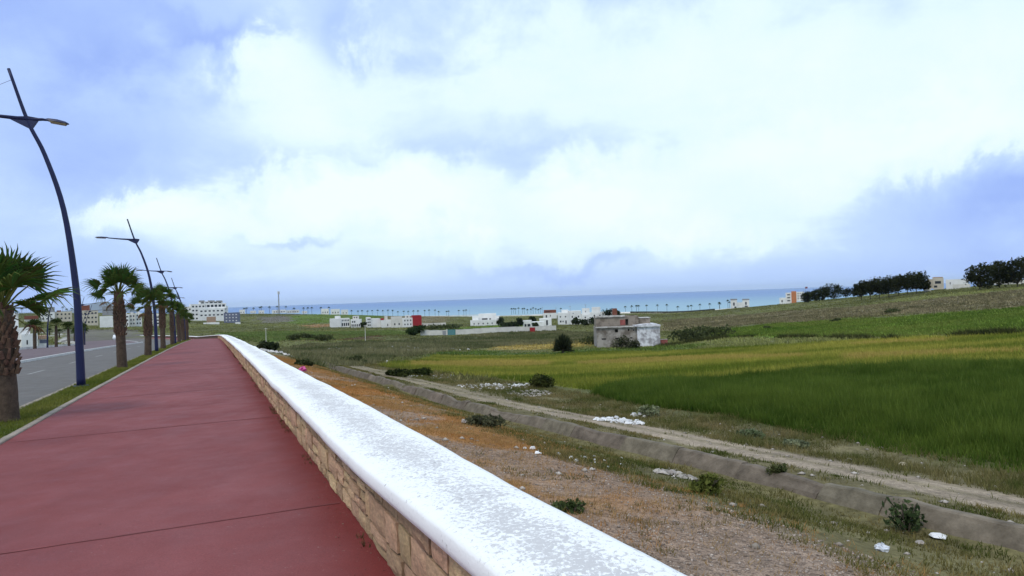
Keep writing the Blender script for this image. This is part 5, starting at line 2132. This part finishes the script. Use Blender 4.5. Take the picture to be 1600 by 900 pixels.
building('large white stepped hotel block above the end of the red path', [
    (283, 302, 506, 479, 3, 14, 'w', grid(3, 3, .05, .95, .1, .95, .14, .35)), (299, 322, 506, 475, 1, 14, 'w', grid(4, 4, .05, .97, .05, .97, .13, .4)), (310, 352, 504, 482, 0, 14, 'w', grid(6, 2, .05, .97, .3, .97, .08, .35)),
    (316, 355, 482, 474, 2, 11, 'w', grid(6, 1, .04, .97, .2, .85, .11, .7)), (313, 350, 475, 470.5, 4, 8, 'w', grid(5, 1, .04, .97, .2, .8, .12, .6)), (350, 358, 504, 478, 3, 12, 'w', grid(1, 3, .1, .9, .1, .95, .4, .3)),
    (313, 321, 470.5, 469.4, 3, 6, 'g', []), (327, 337, 470.5, 469.2, 3, 6, 'g', []), (340, 349, 470.5, 469.3, 3, 6, 'g', [])], 480, 4, None, name='hotel_block', cat='building')
building('blue grey block with white window surrounds beside the hotel', [(350, 373, 507, 488.5, 0, 11, 'b', grid(4, 3, .06, .96, .08, .95, .10, .35))], 450, -6, GB, pane='w')
building('tan low block in front of the hotel', [(323, 337.5, 505, 495, 0, 6, 't', [])], 440, 0, GB)
building('low white garden wall in front of the hotel', [(318, 343, 507.5, 503.5, 0, .4, 'w', []), (368, 376, 507.5, 503.5, .5, .4, 'w', [])], 425, 0, None, name='yard_wall', cat='wall')
GPL = 'white houses on the far plateau'
for a, b, tp, bt, d, lab in [(374, 383, 484, 489, 650, 'small pale building on the plateau right of the hotel'), (391, 400, 485.5, 489, 690, 'small low white house on the plateau, first left of the mast'), (404, 413, 485, 489, 690, 'small low white house on the plateau, second left of the mast'),
                             (425, 447, 484.3, 489, 700, 'long low white house at the foot of the mast'), (447, 468, 484.5, 489, 705, 'long low white house right of the mast foot'), (472, 480, 486, 489.5, 715, 'small pale house on the plateau, right of the long white pair'),
                             (502, 514, 482.5, 490.5, 735, 'white villa at the right end of the plateau, left one of three'), (517, 531, 483, 490.5, 735, 'white villa at the right end of the plateau, middle one of three'), (533, 544, 484, 490.5, 735, 'white villa at the right end of the plateau, right one of three')]:
    building(lab, [(a, b, bt, tp, 0, 9, 'w', grid(max(2, int((b - a) / 4)), 1, .08, .95, .15, .6, .10, .6))], d, 0, GPL)

# ------------------------------------------------------------------ ruined house
def ruin():
    d = 121.0
    c = at(982, 546, d)
    z0 = min(Hf(c.x - 4, c.y), Hf(c.x + 4, c.y), Hf(c.x, c.y)) - .05
    k = d / FPX
    root = empty('ruined_house', (c.x, c.y, z0), R(-3))
    tag(root, 'derelict grey two-level concrete house with a whitewashed annex in the green field', 'house')
    base_y = 546.5

    def X(px):
        return (px - 982) * k

    def Z(px, py):
        return at(px, py, d).z - z0
    m_c = mat('ruin_plaster', (.39, .355, .32), .95, .3, .55, .6, col2=(.155, .130, .108), detail=10, bscale=6)
    for m_q in (m_c,):
        rpq = [n for n in m_q.node_tree.nodes if n.type == 'VALTORGB'][0]
        rpq.color_ramp.elements[0].position, rpq.color_ramp.elements[1].position = .41, .58
    m_c2 = mat('ruin_upper', (.29, .245, .20), .95, .3, .8, .6, col2=(.17, .14, .11), detail=9, bscale=6)
    m_w = mat('ruin_whitewash', (.74, .74, .77), .95, .2, 1.0, .6, col2=(.33, .315, .33), detail=10, bscale=6)
    for m_q in (m_w, m_c2):
        rpq = [n for n in m_q.node_tree.nodes if n.type == 'VALTORGB'][0]
        rpq.color_ramp.elements[0].position, rpq.color_ramp.elements[1].position = .40, .54
    m_r = mat('ruin_roof_edge', (.66, .64, .61), .95, .3, 1.5, .5, col2=(.30, .27, .24))
    m_dk = mat('ruin_interior_shade', (.02, .018, .016), 1, .3, 2)  # near-black colour standing in for the shade inside the ruin
    m_rd = mat('ruin_red', (.27, .085, .075), .95, .4, 1.5, .4)

    def hol(lst, px0):
        return [(X(a) - X(px0), X(b) - X(px0), Z((a + b) / 2, e), Z((a + b) / 2, t)) for a, b, t, e in lst]
    hl = hol([(962, 967, 514.5, 519.5), (982, 984.6, 514, 517), (990, 992, 514.6, 517), (941, 948, 528.8, 531), (962, 969, 528, 530), (985, 989, 527, 529)], 933.5)
    mb = MB()
    holed_box(mb, X(997) - X(933.5), Z(965, 511.5), 8.0, hl, .35, -1.5, X(933.5), 0, .3)
    mb.build('wall', m_c, root)
    for q in hl:
        MB().box(X(933.5) + q[0], X(933.5) + q[1], .30, .36, q[2], q[3]).build('opening_shade', m_dk, root)  # dark panel closes each hole, painting its unlit interior
    # annex, proud of the main wall
    mb = MB()
    holed_box(mb, X(1031) - X(996), Z(1013, 509.5), 7.2, [], .3, -1.5, X(996), -.45)
    mb.build('annex_wall', m_w, root)
    # roof slabs with a crumbling rim
    for nm, a, b, top, th, y0, y1, mm in (('roof_edge', 932.6, 997, 510.3, .17, -.28, .9, m_r), ('annex_roof', 991, 1031.6, 507.4, .30, -.75, 7.4, m_w)):
        vs, fs = [], []
        n = 40
        for i in range(n + 1):
            x = X(a) + (X(b) - X(a)) * i / n
            j1, j2, j3 = .10 * float(fbm(x, 1, .6, 3, 4)), .12 * float(fbm(x, 5, .5, 3, 5)), .08 * float(fbm(x, 9, .7, 3, 6))
            bul = .14 * math.sin(math.pi * i / n) if nm == 'annex_roof' else 0
            zt = Z((a + b) / 2, top)
            vs += [(x, y0 + j1, zt - th + j2), (x, y0 + j1, zt + j3 + bul), (x, y1, zt + j3 + bul), (x, y1, zt - th)]
            if i:
                o = 4 * (i - 1)
                fs += [(o, o + 4, o + 5, o + 1), (o + 1, o + 5, o + 6, o + 2), (o + 3, o + 2, o + 6, o + 7), (o, o + 3, o + 7, o + 4)]
        fs += [(0, 1, 2, 3), (4 * n + 3, 4 * n + 2, 4 * n + 1, 4 * n)]
        MB().add(vs, fs).build(nm, mm, root)
    # upper storey, set back
    mb = MB()
    up = hol([(980.3, 984.8, 499, 508.3), (975, 977.5, 500, 501)], 934)
    zb = Z(965, 511.5) - .3
    holed_box(mb, X(1001) - X(934), Z(968, 495), 5.0, up, .3, zb, X(934), 1.6, .2)
    mb.build('upper_wall', m_c2, root)
    MB().box(X(934) + up[0][0], X(934) + up[0][1], 1.85, 1.92, up[0][2], up[0][3]).build('doorway_shade', m_dk, root)  # black panel painted as the shade behind the upper door hole
    MB().box(X(934) + up[1][0], X(934) + up[1][1], 1.85, 1.92, up[1][2], up[1][3]).build('opening_shade', m_dk, root)
    MB().box(X(972), X(980), 1.56, 1.60, Z(976, 508.6), Z(976, 500)).build('red_panel', m_rd, root)
    vs, fs = [], []
    n = 30
    for i in range(n + 1):
        x = X(933) + (X(980) - X(933)) * i / n
        zt = Z(958, 493.4) + .10 * float(fbm(x, 2, .5, 3, 14))
        vs += [(x, 1.4, zt - .28 + .08 * float(fbm(x, 7, .4, 2, 3))), (x, 1.4, zt), (x, 2.3, zt), (x, 2.3, zt - .28)]
        if i:
            o = 4 * (i - 1)
            fs += [(o, o + 4, o + 5, o + 1), (o + 1, o + 5, o + 6, o + 2), (o + 3, o + 2, o + 6, o + 7), (o, o + 3, o + 7, o + 4)]
    fs += [(0, 1, 2, 3), (4 * n + 3, 4 * n + 2, 4 * n + 1, 4 * n)]
    MB().add(vs, fs).build('upper_roof_edge', m_r, root)
    mb = MB()
    holed_box(mb, X(1020) - X(1002.5), Z(1011, 497.5), 3.0, [], .3, zb, X(1002.5), 2.2)
    mb.build('roof_hut', m_c2, root)
    MB().box(X(1002), X(1020.5), 2.1, 5.3, Z(1011, 497.4), Z(1011, 496.6)).build('roof_hut_slab', m_r, root)
    # broken red wall
    g = at(1038, 543, d)
    rw = empty('broken_wall', (g.x, g.y, Hf(g.x, g.y)))
    tag(rw, 'low broken red wall right of the derelict house', 'wall')
    MB().box(-.62, .62, 0, .3, -.5, at(1038, 530.5, d).z - Hf(g.x, g.y)).build('brickwork', m_rd, rw)
    MB().box(-.66, .66, -.04, .34, at(1038, 530.5, d).z - Hf(g.x, g.y), at(1038, 530.5, d).z - Hf(g.x, g.y) + .08).build('coping', m_r, rw)


ruin()

# ------------------------------------------------------------------ shore palms
shore = []
for q in (460, 527, 570, 628, 675, 732, 788, 840, 888, 943, 1005, 1050, 1105, 1152, 1222, 1268, 1330, 1368, 1450, 1470, 1578):
    shore.append((480 + q / 6.667, 800))
for q in (32, 58, 575, 600, 655, 755, 795, 850, 905, 620, 700, 720, 820, 880, 1135):
    shore.append((720 + q / 7.27, 790))
for q in (685, 735, 772, 790, 852, 935, 1010, 1095, 1175, 1200, 1268, 1345, 1420, 1500):
    shore.append((840 + q / 5, 640))
shore += [(1137.5, 590), (1124.6, 600)]
for q in (675, 700, 775, 840, 857, 940, 1020, 1110, 1195, 1295, 1340, 1380, 1475, 1560):
    shore.append((280 + q / 6.667, 690))
for px in (195, 204, 209, 218, 230, 234, 244, 34, 48, 60, 98, 104, 112):
    shore.append((px, 660))
for i, (px, d) in enumerate(shore):
    p = at(px, 480, d + (i * 37 % 23))
    h = (5.2 + (i * 53 % 17) * .12) * (1 if px > 250 else .85)
    grp = ('row along the seashore', 'plateau', 'skyline')[0 if px > 545 else 1 if px > 250 else 2]
    rank = sorted(q[0] for q in shore if (q[0] > 545) == (px > 545) and (q[0] > 250) == (px > 250)).index(px) + 1
    suf = 'th' if 10 < rank % 100 < 14 else {1: 'st', 2: 'nd', 3: 'rd'}.get(rank % 10, 'th')
    lab = '%d%s small palm from the left %s' % (rank, suf, {'row along the seashore': 'in the long row along the seashore', 'plateau': 'among the white houses on the far plateau',
                                                'skyline': 'on the skyline behind the left-hand town'}[grp])
    small_palm('shore_palm', (p.x, p.y, Hf(p.x, p.y)), h, i + 40, lab, 'distant palms: ' + grp, 1.85, .13, 16)


# seaside promenade wall, one run
def run_wall(name, label, pts, h, th, m_, cat):
    root = empty(name, (0, 0, 0))
    tag(root, label, cat)
    mb = MB()
    P = []
    for (px, d) in pts:
        p = at(px, 480, d)
        P.append(Vector((p.x, p.y, max(Hf(p.x, p.y), SEA_Z))))
    vs, fs = [], []
    for i, p in enumerate(P):
        vs += [(p.x, p.y, p.z - 2), (p.x, p.y, p.z + h), (p.x, p.y + th, p.z + h), (p.x, p.y + th, p.z - 2)]
        if i:
            o = 4 * (i - 1)
            fs += [(o, o + 4, o + 5, o + 1), (o + 1, o + 5, o + 6, o + 2), (o + 2, o + 6, o + 7, o + 3)]
    fs += [(0, 1, 2, 3), (len(vs) - 1, len(vs) - 2, len(vs) - 3, len(vs) - 4)]
    mb.add(vs, fs).build('wall', m_, root)


run_wall('sea_wall', 'low pale sea wall behind the shore palms', [(545 + 20 * i, 815) for i in range(12)], .9, .6, m_offw, 'wall')
run_wall('sea_wall', 'low white sea wall below the hillside on the right half', [(960 + 14 * i, 648 - i * 3) for i in range(15)], 1.3, .6, m_white, 'wall')
run_wall('hedge', 'dark clipped hedge in front of the seaside palms', [(985 + 12 * i, 620 - i * 4) for i in range(12)], 1.5, 2.0, mat('hedge_leaf', (.05, .05, .035), 1, .5, .6, .5), 'hedge')

# ------------------------------------------------------------------ mast, thin poles
def mast(px, pyb, pyt, d, label, r):
    p = at(px, pyb, d)
    z = Hf(p.x, p.y)
    h = at(px, pyt, d).z - z
    root = empty('telecom_mast', (p.x, p.y, z))
    tag(root, label, 'mast')
    mb = MB()
    for k in range(3):
        a = k * 2.094
        mb.tube([(r * math.cos(a), r * math.sin(a), -.5), (r * .5 * math.cos(a), r * .5 * math.sin(a), h * .95)], .16, 6)
    mb.build('lattice_leg', m_greyr, root)
    mb = MB()
    for i in range(16):
        q0, q1 = h * .95 * i / 16, h * .95 * (i + 1) / 16
        for k in range(3):
            a, b = k * 2.094, (k + 1) * 2.094
            r0, r1 = r * (1 - .5 * i / 16), r * (1 - .5 * (i + 1) / 16)
            mb.tube([(r0 * math.cos(a), r0 * math.sin(a), q0), (r1 * math.cos(b), r1 * math.sin(b), q1)], .06, 4)
    mb.build('bracing', m_greyr, root)
    for k in range(3):
        a = k * 2.094 + .5
        MB().box(-.25 + 1.0 * math.cos(a), .25 + 1.0 * math.cos(a), -.2 + 1.0 * math.sin(a), .2 + 1.0 * math.sin(a), h * .84, h * .97).build('antenna', m_offw, root)
    MB().tube([(0, 0, h * .9), (0, 0, h)], .06, 5).build('tip', m_greyr, root)


mast(436, 488, 454, 690, 'slender grey telecom mast on the far plateau', .7)
for px, pb, pt, lab in ((416, 543, 513, 'thin pale utility pole near the end of the parapet'), (571, 535, 508, 'thin pale utility pole in front of the valley houses')):
    c = ground(px, pb)
    ro = empty('utility_pole', c)
    tag(ro, lab, 'pole', 'thin pale poles in the valley')
    h = (pb - pt) / FPX * c.y
    MB().tube([(0, 0, -.5), (.03, 0, h)], [.085, .06], 7).build('pole', m_offw, ro)
    MB().box(-.35, .4, -.04, .04, h - .25, h - .17).build('crossarm', m_offw, ro)
# roof aerials of the village, shore lamps
for px, pt, pb, d, lab in ((848, 480, 490, 440, 'thin lamp post beside the brown-topped house, left one'), (869, 481, 490, 440, 'thin lamp post beside the brown-topped house, right one'), (734, 484, 495, 800, 'thin lamp post among the shore palms'),
                           (891, 478.5, 487, 345, 'roof aerial on the big white village house'), (915, 476, 484, 356, 'roof aerial on the stepped white village house')):
    p = at(px, pb, d)
    zt = at(px, pt, d).z
    z = min(Hf(p.x, p.y), p.z)
    ro = empty('lamp_post' if 'lamp' in lab else 'roof_aerial', (p.x, p.y, z))
    tag(ro, lab, 'lamp post' if 'lamp' in lab else 'aerial')
    MB().tube([(0, 0, -.2), (0, 0, zt - z)], .09, 6).build('pole', m_greyr, ro)
    MB().box(-.7, .5, -.05, .05, zt - z - .15, zt - z - .02).build('crossbar', m_greyr, ro)


# ------------------------------------------------------------------ rubble and litter
def chunk(mb, c, r, r_, flat=.7):
    vs = []
    for a, b, e in ((1, 0, 0), (.3, .95, 0), (-.8, .6, 0), (-.8, -.6, 0), (.3, -.95, 0), (.5, .2, .8), (-.4, .3, .85), (-.1, -.5, .8), (0, 0, -.5)):
        q = r * r_.uniform(.7, 1.2)
        vs.append((c[0] + a * q, c[1] + b * q, c[2] + e * q * flat))
    mb.add(vs, [(0, 1, 5), (1, 2, 6), (1, 6, 5), (2, 3, 6), (3, 4, 7), (3, 7, 6), (4, 0, 7), (0, 5, 7), (5, 6, 7), (1, 0, 8), (2, 1, 8), (3, 2, 8), (4, 3, 8), (0, 4, 8)])


m_rubw = mat('white_rubble', (.72, .71, .70), .95, .15, 6, .5, island=True)
m_rubm = mat('pale_rubble', (.56, .53, .50), .95, .35, 6, .5, island=True)
m_rubg = mat('grey_rubble', (.37, .33, .29), .95, .3, 5, .5, island=True)


def heap(name, label, px, py, rx, ry, n, rmin, rmax, m_, seed, h=.0, kind='stuff', cat='rubble'):
    r_ = random.Random(seed)
    c = ground(px, py)
    mb = MB()
    for i in range(n):
        a, q = r_.uniform(0, 6.28), math.sqrt(r_.random())
        x, y = c.x + math.cos(a) * rx * q, c.y + math.sin(a) * ry * q
        rr = rmin + (rmax - rmin) * r_.random() ** 2.5
        chunk(mb, (x, y, Hf(x, y) + rr * .25 + h * (1 - q) * r_.random()), rr, r_)
    o = mb.build(name, m_)
    tag(o, label, None if kind == 'stuff' else cat, kind=kind)


heap('rubble', 'bright white plaster rubble dumped beside the dirt track', 968, 660, .85, .8, 190, .03, .11, m_rubw, 1, .16)
heap('rubble', 'white rubble sticking up at the right end of the plaster heap', 1000, 652, .3, .4, 50, .04, .14, m_rubw, 2, .3)
heap('rubble', 'broad spread of whitish rubble left of the dark rounded bush', 772, 606, 2.3, 2.6, 270, .02, .11, m_rubm, 3, .10)
heap('rubble', 'grey rubble in front of the dark rounded bush', 828, 616, 1.3, 1.5, 300, .03, .11, m_rubg, 4, .10)
heap('rubble', 'white rubble touching the dark rounded bush', 812, 604, .45, .5, 60, .03, .12, m_rubw, 41, .14)
heap('rubble', 'pale stones scattered near the two dark bushes', 672, 590, 2.2, 2, 60, .03, .14, m_rubm, 5)
heap('rubble', 'pale rubble along the track head in the valley', 545, 565, 6, 6, 110, .05, .28, m_rubm, 6)
heap('rubble', 'small stones heaped against the concrete lining', 1058, 745, .42, .36, 46, .03, .10, m_rubg, 7, .08)
heap('rubble', 'white stones at the foot of the left thin pole', 420, 550, 3.0, 1.6, 70, .06, .30, m_rubm, 8)
heap('rubble', 'pale stones along the scrub belt', 610, 545, 15, 8, 150, .08, .4, m_rubm, 9)
heap('rubble', 'pale stones lying in the ditch grass', 895, 715, 1.1, .9, 26, .02, .09, m_rubw, 10)


def single_stone(px, py, r, label, seed, m_=None, name='stone', flat=.6):
    r_ = random.Random(seed)
    c = ground(px, py)
    mb = MB()
    chunk(mb, (0, 0, r * .25), r, r_, flat)
    o = mb.build(name, m_ or m_rubw)
    o.location = c
    tag(o, label, 'stone')


single_stone(1412, 728, .11, 'pointed cream stone standing at the crop edge', 1, mat('cream_stone', (.60, .52, .38), .9, .15, 5))
single_stone(1463, 842, .13, 'flat white stone slab lying at the foot of the concrete lining', 2, None, 'stone', .3)
single_stone(1438, 850, .08, 'small grey stone left of the flat white slab', 3, m_rubg)
single_stone(726, 662, .13, 'pale rounded stone on the bank left of the weed clump', 4, m_rubg)
single_stone(1340, 590, .01, 'x', 5) if False else None


def litter(px, py, r, label, col, seed, name='plastic_bag', cat='litter'):
    g = np.random.default_rng(seed)
    c = ground(px, py)
    n, mrow = 14, 8
    V, F = [], []
    for j in range(mrow):
        ph = math.pi * j / (mrow - 1)
        for i in range(n):
            th = 2 * math.pi * i / n
            q = r * (1 + .35 * g.normal())
            V.append((q * math.sin(ph) * math.cos(th), q * .8 * math.sin(ph) * math.sin(th), max(-.02, q * .75 * math.cos(ph) + r * .35)))
    for j in range(mrow - 1):
        for i in range(n):
            F.append((j * n + i, (j + 1) * n + i, (j + 1) * n + (i + 1) % n, j * n + (i + 1) % n))
    o = MB().add(V, F).build(name, mat('litter_' + str(seed), col, .45, .12, 20, spec=.5))
    o.location = c
    tag(o, label, cat)


litter(1378, 862, .075, 'crumpled whitish plastic bag lying in the ditch grass', (.62, .64, .68), 11)
litter(472, 580, .18, 'bright pink plastic bag on the bank beyond the parapet', (.62, .10, .30), 12)


# ------------------------------------------------------------------ parked car far down the road
def car(loc, yaw, label):
    root = empty('parked_car', loc, yaw)
    tag(root, label, 'car')
    m_b = mat('car_paint', (.72, .73, .75), .3, .04, 2, spec=.5)
    m_t = mat('tyre', (.02, .02, .02), .9, .1, 4)
    prof = [(-2.0, .3), (-2.05, .75), (-1.85, .95), (-1.2, 1.0), (-.75, 1.42), (.75, 1.45), (1.35, .98), (1.95, .85), (2.05, .55), (2.0, .3)]
    vs = [(x, y, z) for y in (-.82, .82) for x, z in prof]
    n = len(prof)
    fs = [tuple(range(n))[::-1], tuple(range(n, 2 * n))] + [(i, (i + 1) % n, n + (i + 1) % n, n + i) for i in range(n)]
    MB().add(vs, fs).build('body', m_b, root)
    for y in (-.826, .826):
        MB().add([(-1.0, y, 1.02), (1.15, y, 1.02), (.68, y, 1.36), (-.68, y, 1.36)], [(0, 1, 2, 3)]).build('side_window', m_pane, root)
        for x in (-1.25, 1.25):
            MB().tube([(x, y - .1, .3), (x, y + .1, .3)], .3, 14).build('wheel', m_t, root)


s_ = s_of(190, -9.0)
car(st(s_, -9.0, -.12), math.atan2(DV.y, DV.x), 'white car far down the road, seen between palm trunks')


# ------------------------------------------------------------------ sea air
def haze():
    mb = MB().box(-27000, 27000, -2600, 29500, SEA_Z - 12, 150)
    ma = bpy.data.materials.new('haze')
    ma.use_nodes = True
    N, L = ma.node_tree.nodes, ma.node_tree.links
    N.clear()
    v = N.new('ShaderNodeVolumePrincipled')
    v.inputs['Color'].default_value = (.78, .90, 1.0, 1)
    v.inputs['Density'].default_value = 2.6e-5
    v.inputs['Anisotropy'].default_value = 0.0
    o = N.new('ShaderNodeOutputMaterial')
    L.new(v.outputs[0], o.inputs['Volume'])
    ob = mb.build('haze', ma)
    tag(ob, 'thin sea haze', kind='stuff')


haze()
